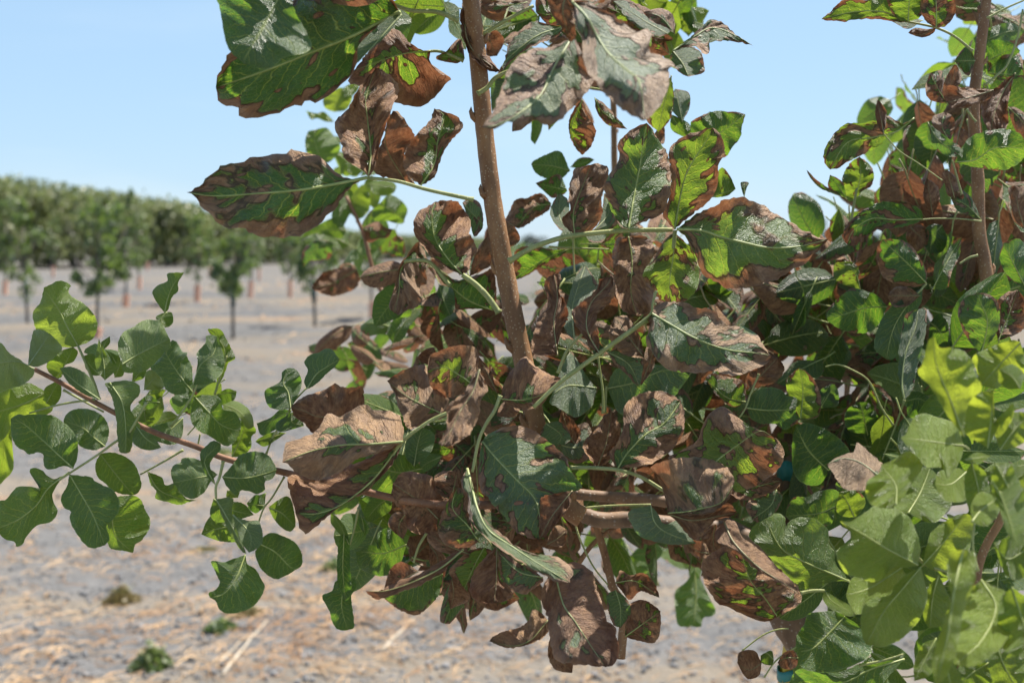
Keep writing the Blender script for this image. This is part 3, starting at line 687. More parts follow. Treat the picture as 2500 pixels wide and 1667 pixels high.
q .8 .04 .1 .45 -.05|93,74 70,64 50,55 35,45 23,22|88,68 80,58 80,50 75,42 75,33 68,24 60,21 50,21 42,25 40,30 39,22 35,18 31,17 28,20|80,73 72,76 66,78 55,80 45,77 35,65 25,52 15,42 9,36 14,27
p 1.4 0 .2 .1 .1|133,97 134,120 132,144|125,108 117,115 117,130 120,143|140,110 145,120 150,130 148,135 140,137 138,144
p 1.4 0 .1 .1 0|80,86 107,82|90,76 100,74|95,92 104,88
p 1.4 0 .1 .2 0|80,86 65,75|74,72 66,70|66,84
p 1.4 0 .1 .2 0|80,86 86,102|72,90 68,102|92,92 94,100
p 1.4 0 .2 .3 .2|133,97 124,86 116,76|124,92 114,84|130,84 122,74
p .85 .75 .1 .2 0|68,108 85,107 104,120|72,98 80,102 91,100 100,108|73,115 80,122 88,115 98,118
p .84 .7 .1 .3 0|76,152 90,142 105,131|76,138 78,127 88,122 96,124|85,155 100,157 105,145
p .84 .3 .4 0 .1|68,114 72,128 72,145|61,118 62,130 66,142|78,122 80,135
m .8 .55 .35 0 .35|63,28 80,38 100,49 125,58 150,61 162,63|70,21 78,19 90,20 102,24 113,25 120,32 128,39 138,39 147,43 153,50 156,55|62,38 60,47 62,58 70,68 80,75 95,77 105,77 115,76 125,79 133,80 142,77 152,73 160,68
f .82 .9 .2 0 .1|172,155 162,135 165,115 178,100 182,92|165,150 150,125 155,115 170,103 172,95|172,140 170,125 180,115 185,105 184,95
f .84 .92 .2 0 .1|210,160 195,140 185,125|190,155 180,140|205,140 195,125
f .83 .93 .2 0 .1|138,157 135,130 138,110 135,90|118,155 118,140 123,125 130,115 127,98|138,150 142,135 147,125 144,112 139,105 141,92
f .9 .15 .85 0 1|152,145 150,120 155,100 161,83|145,138 143,128 147,110 151,97 156,87|152,128 157,122 168,105 172,101 167,92
l .88 .15 .7 0 .5|187,56 170,54 160,55 150,62|180,48 172,35 166,26 160,35 156,45|185,65 182,72 170,80 155,72 148,68
m .84 .35 .7 0 .2|28,60 45,70 54,88|38,57 50,63 58,60 62,65 60,78|32,68 37,73 45,80 50,86
m .9 .05 .5 0 -.1|28,90 50,85 75,75 95,80|32,78 40,72 60,70 80,72 90,76|32,100 40,112 60,102 80,98 88,90
m .83 .9 .3 .1 .1|67,54 62,70 55,88|60,56 57,72|68,62 64,76
m .92 .25 .1 .2 -.1|141,101 125,97 108,82|140,85 125,80 112,78|130,105 118,95
m .9 1 .1 .1 -.1|143,92 155,78 168,64|142,80 152,70 160,64|155,88 165,85 173,75
m .88 .12 .2 0 -.1|142,106 160,108 182,107|148,93 160,89 170,91 175,96 183,98|146,115 155,119 165,119 173,124 180,120 185,115
m .9 .15 .1 .5 -.2|186,115 188,92 185,73|176,95 175,82|200,113 203,100 200,88 193,78
m .95 0 .4 0 -.2|202,104 212,86|202,92|216,104 217,92
n .88 .05 .1 0 -.3|75,117 58,100 48,80|92,104 85,92 70,82 58,78|68,128 55,128 46,118 45,95
n .72 .8 .8 0 1 .5|117,122 100,110 85,107 73,112|122,115 112,105 103,97 98,94 97,101 88,104 80,107|115,127 105,133 95,133 88,132 82,125 78,118
n .6 0 0.00 1.40 -.1|186,89 175,60 163,30 161,7|178,80 168,65 158,48 148,37 153,27 156,12|187,70 192,58 201,50 196,40 193,28 185,19 175,16 166,16
n .68 0 0.00 1.20 -.1|232,12 215,30 200,47|225,10 205,17 193,24 196,35|238,35 222,42 212,50
n .62 0 0.00 1.30 .1|205,98 208,75 210,50|186,85 188,65 195,55|225,62 225,75 212,90
n .66 0 0.13 1.35 .9|186,97 165,94 150,92 134,90|180,80 170,75 160,72 152,70 145,73 141,80 138,87|183,108 175,120 172,124 168,115 155,114 147,105 140,98
n .64 0 0.08 1.25 .6|130,145 130,130 122,118 118,112|125,148 110,145 105,135 107,125 115,120 117,116|135,140 145,125 152,113 148,105 140,101 128,108
n .72 0 0.13 0.85 .6|140,152 150,135 158,115|130,150 128,138 138,128 150,115|160,160 172,150 176,140 168,125
n .68 0 0.16 1.25 1|188,118 175,128 162,128|180,115 165,118|190,138 180,143 168,140
n .62 0 0.18 1.15 1|187,108 208,105|196,102|196,112
q .78 .08 0 .6 -.1|96,21 90,8 84,0|86,20 81,15 82,8|100,18 105,10 103,3 95,-2
q .83 .15 .1 .15 -.2|80,12 65,18 39,20|85,5 80,-2 65,0 58,4 48,4 42,10|78,25 70,28 55,28 45,25
n .95 .03 .1 0 -.2|107,88 103,70 100,61|93,85 88,78 90,67|115,80 115,72 108,62
n .95 0 .3 0 -.2|68,66 80,46|67,52|82,64 83,54
n .95 .5 0 .5 -.1|108,46 118,60 128,80|118,48 128,62|108,56 118,74
n .9 .02 .2 0 -.2|139,60 150,58 160,66|145,52 156,56|140,72 150,72
q .66 .04 0.12 1.00 .3|148,60 125,48 105,36 84,24|150,48 149,40 145,28 138,18 125,13 112,12 103,18 93,24|140,62 128,62 120,70 112,74 98,70 88,66 82,55 82,47 92,42 92,32
q .66 .04 0.12 0.90 .2|150,62 135,80 120,98 106,125|138,68 128,78 125,85 112,87 104,93 101,105 103,120|153,72 156,85 152,100 145,110 135,120 120,127
q .7 0 0.14 1.05 .9|135,62 110,78 89,85|128,60 115,66 95,70|138,72 125,85 105,92 102,100 95,98
q .76 .03 .1 .1 0|88,102 75,116 62,128 51,131|82,98 70,98 58,100 55,108 50,115 48,122 49,128|100,110 110,125 108,135 95,142 80,147 65,148 53,144 51,136
q .78 .02 .2 .1 0|137,137 110,145 90,155 50,168|120,138 100,141 80,148 55,145 47,147 43,157|125,150 112,165 90,170
q .74 0 0.13 1.05 .8|72,81 78,90 98,101|80,86 92,93|70,88 78,97 92,102
q .7 .05 0.04 0.80 0|165,68 160,88 158,112|156,80 152,100 156,110|170,78 175,92 170,108
q .7 .03 0.04 1.00 0|152,60 170,40 188,18|155,45 160,32 178,20|165,65 185,58 192,40 194,22
q .55 0 0.11 1.25 .4|185,48 178,80 172,120 163,158|175,50 172,65 175,90 168,110 160,140|195,50 195,70 185,100 180,130 172,150
q .6 .05 0.13 1.35 .8|200,72 212,95 200,122 178,142|187,85 178,110 177,135|225,85 230,100 218,125 195,142
q .68 0 0.07 0.85 .4|163,120 155,135 145,155|152,125 145,140|165,135 158,150
q .6 0 0.12 0.70 .3|172,138 175,158 185,175|165,140 162,165|180,145 188,165
q .7 0 0.04 0.50 0|206,140 190,150 175,165|192,140 180,145|210,155 200,170
q .58 0 0.12 0.70 .5|215,0 222,20 230,45|208,-10 215,15 222,35|232,-5 240,20
q .62 0 0.14 1.35 .9|192,25 200,15 214,5|192,10 200,0|205,28 215,15
q .65 0 0.08 0.60 .2|240,45 222,55 210,42|238,35 220,38|235,70 220,68
q .6 0 0.08 0.80 .3|225,78 235,110 240,140|215,90 215,125|245,95 245,130
q .7 0 0.08 0.70 0|210,120 220,145 232,165|205,135 212,160|232,130 240,155
n .63 0 0.08 1.00 .1|215,100 226,85 240,70|212,85 225,70|228,98 240,88
n .6 0 0.08 0.80 .4|212,112 222,130 232,150|208,120 212,145|224,112 234,135
n .66 0 0.12 0.70 .1|192,110 198,135 200,160|186,125 190,150|204,120 208,150
n .7 0 0.04 0.90 0|205,135 225,125 240,118|210,122 225,112|215,140 235,135
n .62 0 0.07 0.95 .4|232,50 225,40 215,34|235,38 225,30|222,50 214,44
o .85 .95 .1 0 .1|213,60 222,55 230,48|216,50 222,44|225,62 229,56
q .85 1 .1 0 0|20,140 10,146 0,140|14,130 2,131|18,150 8,153
q .85 0 .1 .3 0|30,138 24,132 19,134|28,130|28,142 20,140
q .85 .8 .1 .2 0|50,136 40,136 33,140|46,130 38,132|48,144 38,145
p .88 .5 .5 0 .2|200,32 195,45 180,56|185,35 175,45|205,38 198,52 188,60
p .85 .7 .2 .2 0|150,22 175,30 205,24|170,20 190,18|170,40 195,34
m .86 .75 .2 .2 -.1|112,148 98,152 84,170|100,142 88,158|112,160 98,172
l .88 .3 .6 0 .5|145,85 158,95 152,105|158,84 166,98|140,95 146,104
l .9 .3 .7 0 .5|150,100 168,105 185,100|160,95 178,84|158,112 172,118 184,110
k .86 0 .4 0 0|205,130 208,112 212,98|198,122 200,106|218,120 222,105
k .86 0 .1 .3 -.1|212,132 190,135 165,125|205,125 185,118|200,150 178,155 165,145
k .87 0 .4 0 .1|228,122 215,128 208,135|222,120 212,122|222,130 212,136
"""
STEMS = """trunk 1.04 z 98 84|2040,1780 2005,1660 1965,1570 1922,1500 1912,1420 1930,1330 1985,1260 2100,1190 2200,1120
branch .9 z 53 41|1420,1262 1385,1235 1340,1150 1312,1060 1288,930 1262,810 1240,700 1222,600 1203,490 1186,350 1172,200 1160,80 1140,-60
branch .93 z 44 38|1930,1400 1860,1330 1750,1290 1620,1278 1540,1268 1460,1268 1400,1243 1360,1220
branch .97 z 32 26|1900,1340 1800,1290 1700,1240 1580,1218 1480,1212 1400,1205
branch .96 z 36 24|2430,850 2420,760 2405,650 2390,560 2388,450 2380,330 2378,240 2392,130 2402,50 2415,-60
branch .98 z 40 30|2100,1190 2200,1130 2300,1080 2390,1000 2430,850
branch .82 z 22 11|1370,1225 1250,1230 1050,1230 850,1190 690,1152 560,1122 480,1090 395,1062 340,1038 285,1010 220,975 150,935 85,902
branch 1.5 z 15 8|1150,900 1066,850 1030,820 980,780 925,700 905,640 890,580 870,530 845,480
branch 1.3 z 16 14|1512,700 1505,560 1500,400 1498,260 1490,100 1480,-50
branch .95 p 24 17|72,170 75,130 66,112 60,88 55,70 52,60
branch .96 p 13 9|36,95 48,78 62,66 75,60
branch .72 q 26 18|175,180 190,120 197,65 205,42 218,18 225,-20
branch 1.1 z 20 14|2050,770 2070,680 2080,600 2090,540
leaf_stalk .9 a 8 6|212,50 200,45 188,42 165,46 150,47
leaf_stalk .8 a 12 8|208,17 190,10 170,9 155,4 140,-4
leaf_stalk .78 e 10 8|237,63 200,55 175,48 150,45
leaf_stalk .88 f 15 13|90,122 80,108 70,98 60,91
leaf_stalk .9 f 10 9|50,100 35,82 25,79 12,80
leaf_stalk .86 f 13 11|98,80 115,70 130,64 150,59 190,55 232,54
leaf_stalk .855 g 11 9|83,105 83,108 82,120
leaf_stalk .9 b 10 8|26,28 45,17 68,5
leaf_stalk .88 b 12 6|22,77 30,72 38,63 55,58 70,70 75,82
leaf_stalk .66 b 8 8|95,-4 100,2 108,12
leaf_stalk .95 f 5 4|131,68 150,69 180,70
leaf_stalk .9 f 5 4|151,58 151,72 152,90
leaf_stalk .86 c 7 5|193,42 178,30 163,23 145,19 135,17
leaf_stalk .95 c 6 5|203,70 215,60 222,52 230,30 234,8
leaf_stalk .9 c 7 5|188,90 193,97 196,100
leaf_stalk .92 c 6 4|205,15 220,7 236,0
leaf_stalk .87 c 3 3|168,148 150,135 133,124 122,112 119,108
leaf_stalk .9 c 6 4|184,160 180,145 176,131
leaf_stalk 1.0 h 8 6|92,60 94,43 98,20
leaf_stalk .95 h 5 4|155,98 145,110 135,125 130,130
leaf_stalk .95 h 4 3|200,47 180,45 160,45 150,46
leaf_stalk .9 h 6 5|197,75 190,77 182,82
leaf_stalk .93 n 6 4|137,59 130,80 122,100 119,108
leaf_stalk .92 n 5 4|128,80 118,65 108,44 95,35 82,30 72,32
leaf_stalk .86 i 9 6|81,116 78,105 72,90 64,72
leaf_stalk .87 i 6 4|50,102 40,97 28,91 22,88
leaf_stalk .82 i 6 4|78,116 60,118 45,121 24,127
leaf_stalk .83 i 6 5|52,108 70,118 85,126
leaf_stalk .8 j 7 5|120,-6 105,20 95,26 80,37 60,50 48,58
leaf_stalk .84 j 6 4|150,33 135,42 115,53
leaf_stalk .84 i 6 4|140,138 150,125 158,112 165,95
leaf_stalk .86 i 5 4|176,112 182,92 186,80
leaf_stalk .84 j 5 4|162,30 164,20
leaf_stalk .78 j 8 6|183,42 180,55 177,63 177,73
leaf_stalk .82 s 5 4|82,38 72,55 65,64 60,78
leaf_stalk .85 k 5 4|84,120 90,105 100,90 106,78 117,66
leaf_stalk .79 l 9 7|108,62 103,75 96,86 90,100 85,125
leaf_stalk .81 k 9 7|236,85 220,92 205,102 196,110 186,120
leaf_stalk .805 s 8 7|190,0 184,4 178,10
leaf_stalk .82 l 13 10|228,0 200,20 175,38 155,53 135,72
leaf_stalk .8 m 6 5|68,10 65,20 63,29 50,40
leaf_stalk .84 l 8 6|155,44 163,25 177,10
leaf_stalk .88 l 7 5|192,77 192,60 190,45 188,30
leaf_stalk .9 m 6 5|27,88 26,110
leaf_stalk .83 p 10 9|30,14 50,14 72,16 90,22 108,33
leaf_stalk .9 p 6 5|40,47 65,45 97,44
leaf_stalk .92 p 5 4|34,57 40,75 50,95 62,110
leaf_stalk .87 m 5 4|152,78 145,95 141,106 136,114
leaf_stalk .88 o 6 4|59,30 56,45 52,60
leaf_stalk .88 o 7 5|115,50 108,62 104,75
leaf_stalk .79 q 7 6|93,74 105,80 120,90
leaf_stalk .76 q 9 7|52,83 62,81 72,81
leaf_stalk .7 q 8 6|143,47 152,58 160,62 178,67
leaf_stalk .76 q 7 5|100,142 120,138 136,133
leaf_stalk .9 q 4 4|4,130 20,118 32,113 42,112
leaf_stalk .9 q 4 4|22,152 32,138 48,127
leaf_stalk .64 n 6 5|190,100 186,97 178,96
leaf_stalk .66 q 8 5|197,65 193,45 195,20
"""

tree = empty('pistachio_tree', ground(1990, 1667) if False else Vector((gx(1990, 1.0), 1.0, 0)))
tag(tree, 'near pistachio tree whose scorched brown and green leaves fill most of the view', 'tree')

items = []
for ln, line in enumerate(LEAVES.strip().splitlines()):
    h, m_, a_, b_ = line.split('|')
    hh = h.split(); crop = hh[0]; vals = list(map(float, hh[1:]))
    D, br, gr, ye, tilt = vals[:5]; fold = vals[5] if len(vals) > 5 else None
    mid, A, B = P2(crop, m_), P2(crop, a_), P2(crop, b_)
    pol = [mid[0]] + A + [mid[-1]] + B[::-1]
    vis = [(min(max(x, 0), 2500), min(max(y, 0), 1667)) for x, y in pol]
    items.append((poly_area(vis), ln, D, br, gr, ye, tilt, fold, mid, A, B))
items.sort(key=lambda x: -x[0])
acc = Acc()
for rank, (ar, ln, D, br, gr, ye, tilt, fold, mid, A, B) in enumerate(items):
    seed = ln + 11
    cm = 1.0 if fold is None else .3
    if fold is None: fold = random.Random(seed * 5).uniform(-.12, .32)
    g = leaf_from_px(mid, A, B, D, br, gr, ye, tilt, fold, seed, ar > 3500, cm)
    if rank < 100:
        o = mesh_obj('leaf', g[0], g[1], [M_LEAF, M_RIB], tree, g[2], g[3], g[4])
        if br >= .9: o['label'] = 'withered leaf turned wholly brown'
        elif br >= .35: o['label'] = 'green leaf blotched with brown scorch'
        elif ye >= .8: o['label'] = 'yellow green leaf with sunlight put into its colour'
        else: o['label'] = 'healthy green leaf'
    else: acc.add(*g)

# the mass of leaves deeper in the crown
def fill(poly, n, d0, d1, kind, Lr=(.055, .085)):
    xs = [p[0] for p in poly]; ys = [p[1] for p in poly]
    done = 0
    while done < n:
        x, y = random.uniform(min(xs), max(xs)), random.uniform(min(ys), max(ys))
        ins = False
        for i in range(len(poly)):
            (x1, y1), (x2, y2) = poly[i - 1], poly[i]
            if (y1 > y) != (y2 > y) and x < (x2 - x1) * (y - y1) / (y2 - y1) + x1: ins = not ins
        if not ins: continue
        done += 1
        D = random.uniform(d0, d1)
        p = at(x, y, D)
        dr = Vector((random.uniform(-1, 1), random.uniform(-.6, .6), random.uniform(-1, .7)))
        nr = Vector((random.uniform(-.6, .6), random.uniform(-1, -.1), random.uniform(-.3, 1)))
        L = random.uniform(*Lr)
        r = random.random()
        if kind == 'sick':
            br, gr, ye = random.choice([(.95, .1, 0), (.8, .2, 0), (.55, .1, .1), (.4, .2, .1), (.3, .1, .3), (.1, .2, 0), (.15, .1, .1), (.6, .5, 0), (.7, .1, 0)])
        elif kind == 'green':
            br, gr, ye = random.choice([(0, .2, .4), (.05, .1, .6), (0, .3, .1), (.1, .1, .3), (.35, .1, .3)])
        elif kind == 'droop':
            dr = Vector((random.uniform(-.5, .5), random.uniform(-.3, .3), -1))
            br, gr, ye = random.choice([(.9, .1, 0), (.6, .1, .1), (.35, .1, .2), (.1, .2, 0), (.2, .3, 0), (.75, .3, 0)])
        elif kind == 'fresh':
            br, gr, ye = random.choice([(0, .1, .2), (0, .1, .6), (0, .3, .1), (.03, .0, .1), (.1, 0, .2)])
        acc.add(*generic_leaf(p, dr, nr, L, L * random.uniform(.5, .72), br, gr, ye, random.randint(1, 99999), curl=.45 if kind == 'sick' else .25))
fill([(1330, 620), (1600, 560), (2000, 700), (2100, 640), (2330, 760), (2330, 1000), (2150, 1180), (1950, 1230), (1700, 1260), (1330, 1120)], 430, 1.0, 1.45, 'sick', (.04, .068))
fill([(1900, 640), (2050, 480), (2320, 620), (2330, 760), (2200, 800), (2000, 780)], 40, 1.0, 1.4, 'sick', (.04, .06))
fill([(2130, 230), (2240, 190), (2360, 60), (2500, 0), (2500, 640), (2250, 600), (2060, 520), (2100, 330)], 55, 1.3, 1.75, 'green', (.04, .06))
fill([(2180, 260), (2360, 200), (2500, 150), (2500, 700), (2250, 680), (2040, 560), (2150, 400)], 60, 1.0, 1.3, 'droop', (.045, .065))
fill([(2330, 0), (2500, 0), (2500, 900), (2400, 800)], 26, 1.0, 1.3, 'sick')
fill([(2140, 860), (2500, 760), (2500, 1667), (1980, 1667), (1980, 1340)], 105, .85, 1.1, 'fresh', (.04, .065))
fill([(960, 640), (1240, 640), (1260, 960), (1000, 960), (930, 850)], 70, 1.05, 1.35, 'sick', (.035, .055))
fill([(830, 800), (960, 780), (950, 960), (860, 950)], 14, 1.4, 1.6, 'sick', (.04, .06))
fill([(1000, 960), (1320, 960), (1400, 1250), (1250, 1420), (1000, 1400), (940, 1150)], 120, .95, 1.15, 'sick', (.04, .065))
fill([(850, 1050), (1020, 1040), (1000, 1330), (900, 1320)], 26, .95, 1.1, 'green', (.04, .06))
fill([(1150, 0), (1560, 0), (1640, 120), (1500, 250), (1330, 230), (1200, 120)], 40, .95, 1.2, 'sick', (.04, .065))
fill([(1560, 0), (1720, 0), (1700, 70), (1580, 100)], 14, 1.1, 1.3, 'fresh', (.03, .05))
fill([(920, 0), (1140, 0), (1140, 20), (930, 15)], 6, .95, 1.1, 'green', (.04, .05))
fill([(1360, 1120), (1650, 1130), (1850, 1300), (1900, 1420), (1750, 1330), (1560, 1320), (1400, 1390)], 44, 1.0, 1.2, 'sick', (.04, .06))
fill([(1500, 1260), (1700, 1300), (1680, 1420), (1520, 1380)], 8, 1.4, 1.6, 'green', (.04, .06))
fill([(800, 250), (900, 200), (980, 480), (960, 600), (780, 640), (770, 560)], 22, 1.5, 1.65, 'green', (.035, .05))
fill([(250, 880), (400, 850), (540, 920), (560, 1040), (450, 1070), (300, 980)], 9, .92, 1.0, 'green', (.03, .045))
# unseen leaves added above and right of the frame to cast shade
fill([(480, -420), (1080, -420), (1080, -120), (480, -120)], 62, .70, 1.0, 'sick')
fill([(450, -520), (1350, -520), (1150, -120), (480, -120)], 42, .72, 1.2, 'sick')
fill([(1900, -380), (2700, -380), (2700, -130), (1950, -130)], 26, .95, 1.4, 'sick')
fill([(2540, 0), (2800, 0), (2800, 700), (2540, 700)], 8, .95, 1.4, 'sick')
fo = acc.build('foliage', [M_LEAF, M_RIB], tree); fo['kind'] = 'stuff'

for line in STEMS.strip().splitlines():
    h, pts = line.split('|'); name, D, crop, w0, w1 = h.split(); D = float(D)
    P = P2(crop, pts); L = smooth_line(P, max(10, len(P) * 5))
    n = len(L); w0, w1 = float(w0) * D / F / 2, float(w1) * D / F / 2
    rd = random.Random(len(pts) * 7 + int(P[0][0]))
    ctr = []; rad = []
    for i in range(n):
        t = i / (n - 1)
        dz = .25 * (w0 + w1) * noise.noise(Vector((i * .15, P[0][0], 0)))
        ctr.append(at(L[i, 0], L[i, 1], D + dz))
        rad.append((w0 + (w1 - w0) * t) * (1 + .07 * noise.noise(Vector((i * .6, P[0][1], 3)))))
    if name == 'trunk':
        base = Vector((ctr[0].x + .02, ctr[0].y, -.05))
        k = 14; ext = [base.lerp(ctr[0], i / k) for i in range(k)]
        ctr = ext + ctr; rad = [w0 * 1.25 - .25 * w0 * i / k for i in range(k)] + rad
    if name == 'leaf_stalk':
        rad[0] *= 1.4; m = M_STALK
    elif name == 'trunk': m = M_BARKOLD
    elif '.82 z' in h or '1.5 z' in h: m = M_REDSTEM
    elif '.93 z' in h or '.97 z' in h or '.98 z' in h: m = M_BARKOLD
    else: m = M_BARK
    V, Fs = tube(ctr, rad, 14 if name != 'leaf_stalk' else 8)
    if name == 'branch':   # buds and leaf scars at the nodes
        for q in range(3, n - 2, max(4, n // 7)):
            c0 = ctr[q]; r = rad[q]; a = rd.uniform(-1.2, 1.2) + (math.pi if rd.random() < .5 else 0)
            side = Vector((math.cos(a), math.sin(a) * .6 - .2, .1)).normalized()
            up = (ctr[q + 1] - ctr[q]).normalized()
            bp_ = [c0 + side * r * .7, c0 + side * r * 1.15 + up * r * .35, c0 + side * r * 1.35 + up * r * .9, c0 + side * r * 1.25 + up * r * 1.4]
            bv, bf = tube(bp_, [r * .42, r * .36, r * .22, r * .03], 7)
            n0 = len(V); V += bv; Fs += [[x + n0 for x in f] for f in bf]
    mesh_obj(name, [tuple(v) for v in V], Fs, [m], tree)

# ---------------------------------------------------------------- stake and ties
M_YEL = simple_mat('stake_paint', (.62, .40, .03), (.72, .50, .05), 30, .5)
M_TEAL = simple_mat('tie_plastic', (.03, .20, .18), (.06, .28, .25), 20, .4)
lo, top = at(1925, 1667, 1.06), at(1959, 1436, 1.06)
foot = lo + (lo - top) * ((lo.z + .12) / (top.z - lo.z))
stk = empty('tree_stake', foot + Vector((0, 0, .12))); tag(stk, 'yellow painted wooden stake standing beside the trunk at the lower right', 'stake')
q0, q1 = foot.lerp(top, .18), foot.lerp(top, .995)
V, Fs = tube([q0, q0.lerp(q1, .5), q1, top], [.0105, .0105, .0103, .008], 4)
mesh_obj('stake_pole', [tuple(v) for v in V], Fs, [M_YEL], stk, smooth=False)
V, Fs = tube([foot, q0], [.0112, .0112], 4)
mesh_obj('stake_foot', [tuple(v) for v in V], Fs, [M_BARKOLD], stk, smooth=False)
def band(c, rx, ry, h, tiltv, name, label, tail=False):
    V = []; Fs = []; n = 28
    for k in range(n):
        a = 2 * math.pi * k / n
        for (dz, rr) in ((-h / 2, 1), (h / 2, 1.0), (h / 2, .93), (-h / 2, .93)):
            x, y = math.cos(a) * rx * rr, math.sin(a) * ry * rr
            V.append((c.x + x, c.y + y, c.z + dz + tiltv * x + .0012 * math.sin(3 * a)))
    for k in range(n):
        for q in range(4):
            a0, a1 = k * 4 + q, k * 4 + (q + 1) % 4; b0, b1 = ((k + 1) % n) * 4 + q, ((k + 1) % n) * 4 + (q + 1) % 4
            Fs.append([a0, b0, b1, a1])
    # loose end
    e = len(V)
    for i in range(6 if tail else 0):
        for dz in (-h / 2, h / 2):
            V.append((c.x - rx - i * .004, c.y - ry * .2 - .003, c.z + dz - i * i * .0007))
    for i in range(5 if tail else 0): Fs.append([e + 2 * i, e + 2 * i + 1, e + 2 * i + 3, e + 2 * i + 2])
    o = mesh_obj(name, V, Fs, [M_TEAL]); tag(o, label, 'plastic tie'); return o
band(at(1929, 1640, 1.06), .0112, .0112, .009, .15, 'tree_tie', 'teal plastic tie round the yellow stake at the bottom edge')
band(at(1918, 1148, 1.06), .0075, .0075, .017, -.2, 'tree_tie', 'teal plastic tie round a shoot, higher up behind the brown edged leaf')
V, Fs = tube([at(1918, 1400, 1.06), at(1920, 1250, 1.06), at(1918, 1148, 1.06), at(1925, 1060, 1.07)], [.006, .0055, .005, .004], 10)
mesh_obj('branch', [tuple(v) for v in V], Fs, [M_BARKOLD], tree)

# ---------------------------------------------------------------- ground
def ground_mat():
    m, nt = mat('dry_soil'); b = NB(nt)
    tc = b.n('ShaderNodeTexCoord'); P = tc.outputs['Object']
    n1 = b.noise(P, .55, 4, .6); n2 = b.noise(P, 7, 5, .65); n3 = b.noise(P, 38, 4, .6)
    mp = b.n('ShaderNodeMapping'); b.lk(P, mp.inputs[0]); mp.inputs['Scale'].default_value = (.16, 1.0, 1)
    n4 = b.noise(mp.outputs[0], .9, 5, .65)
    c = b.mix(b.ss(n2, .3, .7), (.118, .116, .113), (.175, .170, .163))
    c = b.mix(b.m('MULTIPLY', b.ss(n4, .47, .60), .8), c, (.235, .195, .145))
    c = b.mix(b.m('MULTIPLY', b.ss(n4, .63, .70), .55), c, (.36, .20, .10))
    c = b.mix(b.m('MULTIPLY', b.ss(n1, .5, .7), .4), c, (.19, .18, .165))
    c = b.mix(b.m('MULTIPLY', b.ss(n3, .58, .72), .35), c, (.10, .10, .098))
    c = b.mix(b.m('MULTIPLY', b.m('SUBTRACT', 1.0, b.ss(n3, .28, .40)), .25), c, (.29, .28, .265))
    pr = b.n('ShaderNodeBsdfPrincipled'); b.lk(c, pr.inputs['Base Color']); pr.inputs['Roughness'].default_value = .95
    pr.inputs['Specular IOR Level'].default_value = .1
    bp = b.n('ShaderNodeBump'); bp.inputs['Distance'].default_value = .03; bp.inputs['Strength'].default_value = .8
    b.lk(b.m('ADD', n2, b.m('MULTIPLY', n3, .5)), bp.inputs['Height']); b.lk(bp.outputs[0], pr.inputs['Normal'])
    out = b.n('ShaderNodeOutputMaterial'); b.lk(pr.outputs[0], out.inputs[0]); return m
ys = [-6, -2] + [1 + .09 * i for i in range(130)] + [13 + .35 * i for i in range(90)] + [45, 50, 58, 70, 90, 130, 200, 400, 900, 2500]
def gz(x, y):
    if y < 0 or y > 60: return -0.0
    f = 1.0 if y < 40 else (60 - y) / 20
    z = .018 * noise.noise(Vector((x * 3, y * 3, 0))) + .035 * noise.noise(Vector((x * .8, y * .8, 2)))
    z += .012 * noise.noise(Vector((x * 11, y * 11, 5))) + .13 * math.sin(y * 1.9 + .45 * x + noise.noise(Vector((x * .3, y * .3, 7)))) * max(0, min(1, (y - 8) / 6))
    return z * f
V = []; NXG = 130
for y in ys:
    hw = max(6, abs(y) * .75 + 4)
    for i in range(NXG + 1):
        x = -hw + 2 * hw * i / NXG
        V.append((x, y, gz(x, y)))
Fs = [[r * (NXG + 1) + i, r * (NXG + 1) + i + 1, (r + 1) * (NXG + 1) + i + 1, (r + 1) * (NXG + 1) + i] for r in range(len(ys) - 1) for i in range(NXG)]
tag(mesh_obj('ground', V, Fs, [ground_mat()]), kind='structure', label='dry grey tilled soil of the orchard floor')

# straw, clods
M_STRAW = simple_mat('dry_straw', (.40, .22, .10), (.66, .45, .25), 3.0, .7)
M_CLOD = simple_mat('soil_clod', (.12, .118, .115), (.27, .26, .25), 9, .95, .01)
def scatter_y():
    # roughly even per picture row
    return 1.5 * F / random.uniform(140, 1250)
V = []; Fs = []
def blade(x, y, L, wd, az, lift):
    z0 = gz(x, y) + .003; dx, dy = math.cos(az), math.sin(az); nx_, ny_ = -dy * wd, dx * wd
    n0 = len(V); k = 3; cur = random.uniform(-.3, .3)
    for i in range(k + 1):
        t = i / k; cx = x + dx * L * t + nx_ / wd * cur * L * t * t; cy = y + dy * L * t + ny_ / wd * cur * L * t * t
        cz = max(gz(cx, cy), z0 - .03) + .003 + lift * math.sin(math.pi * min(1, t * 1.1)) * L
        V.extend([(cx - nx_ / 2, cy - ny_ / 2, cz), (cx, cy, cz + wd * .6), (cx + nx_ / 2, cy + ny_ / 2, cz)])
    for i in range(k):
        a = n0 + i * 3
        Fs.append([a, a + 1, a + 4, a + 3]); Fs.append([a + 1, a + 2, a + 5, a + 4])
cl = [(ground(x, y), r, n) for x, y, r, n in [(950, 1480, .30, 420), (1050, 1400, .3, 300), (560, 1570, .2, 150), (350, 1500, .16, 110), (800, 1330, .35, 320), (450, 1330, .3, 170),
      (30, 1380, .2, 80), (420, 1100, .5, 180), (900, 1100, .5, 200), (60, 1560, .2, 90), (150, 1620, .15, 70), (640, 1440, .2, 120), (740, 1240, .4, 200), (40, 1280, .3, 120),
      (1150, 1600, .25, 90), (430, 1000, .6, 150), (850, 880, 1.4, 260), (400, 760, 2.2, 200), (700, 700, 3, 200), (1000, 1250, .4, 200), (260, 1350, .3, 120), (700, 1600, .25, 190), (1000, 1560, .3, 190)]]
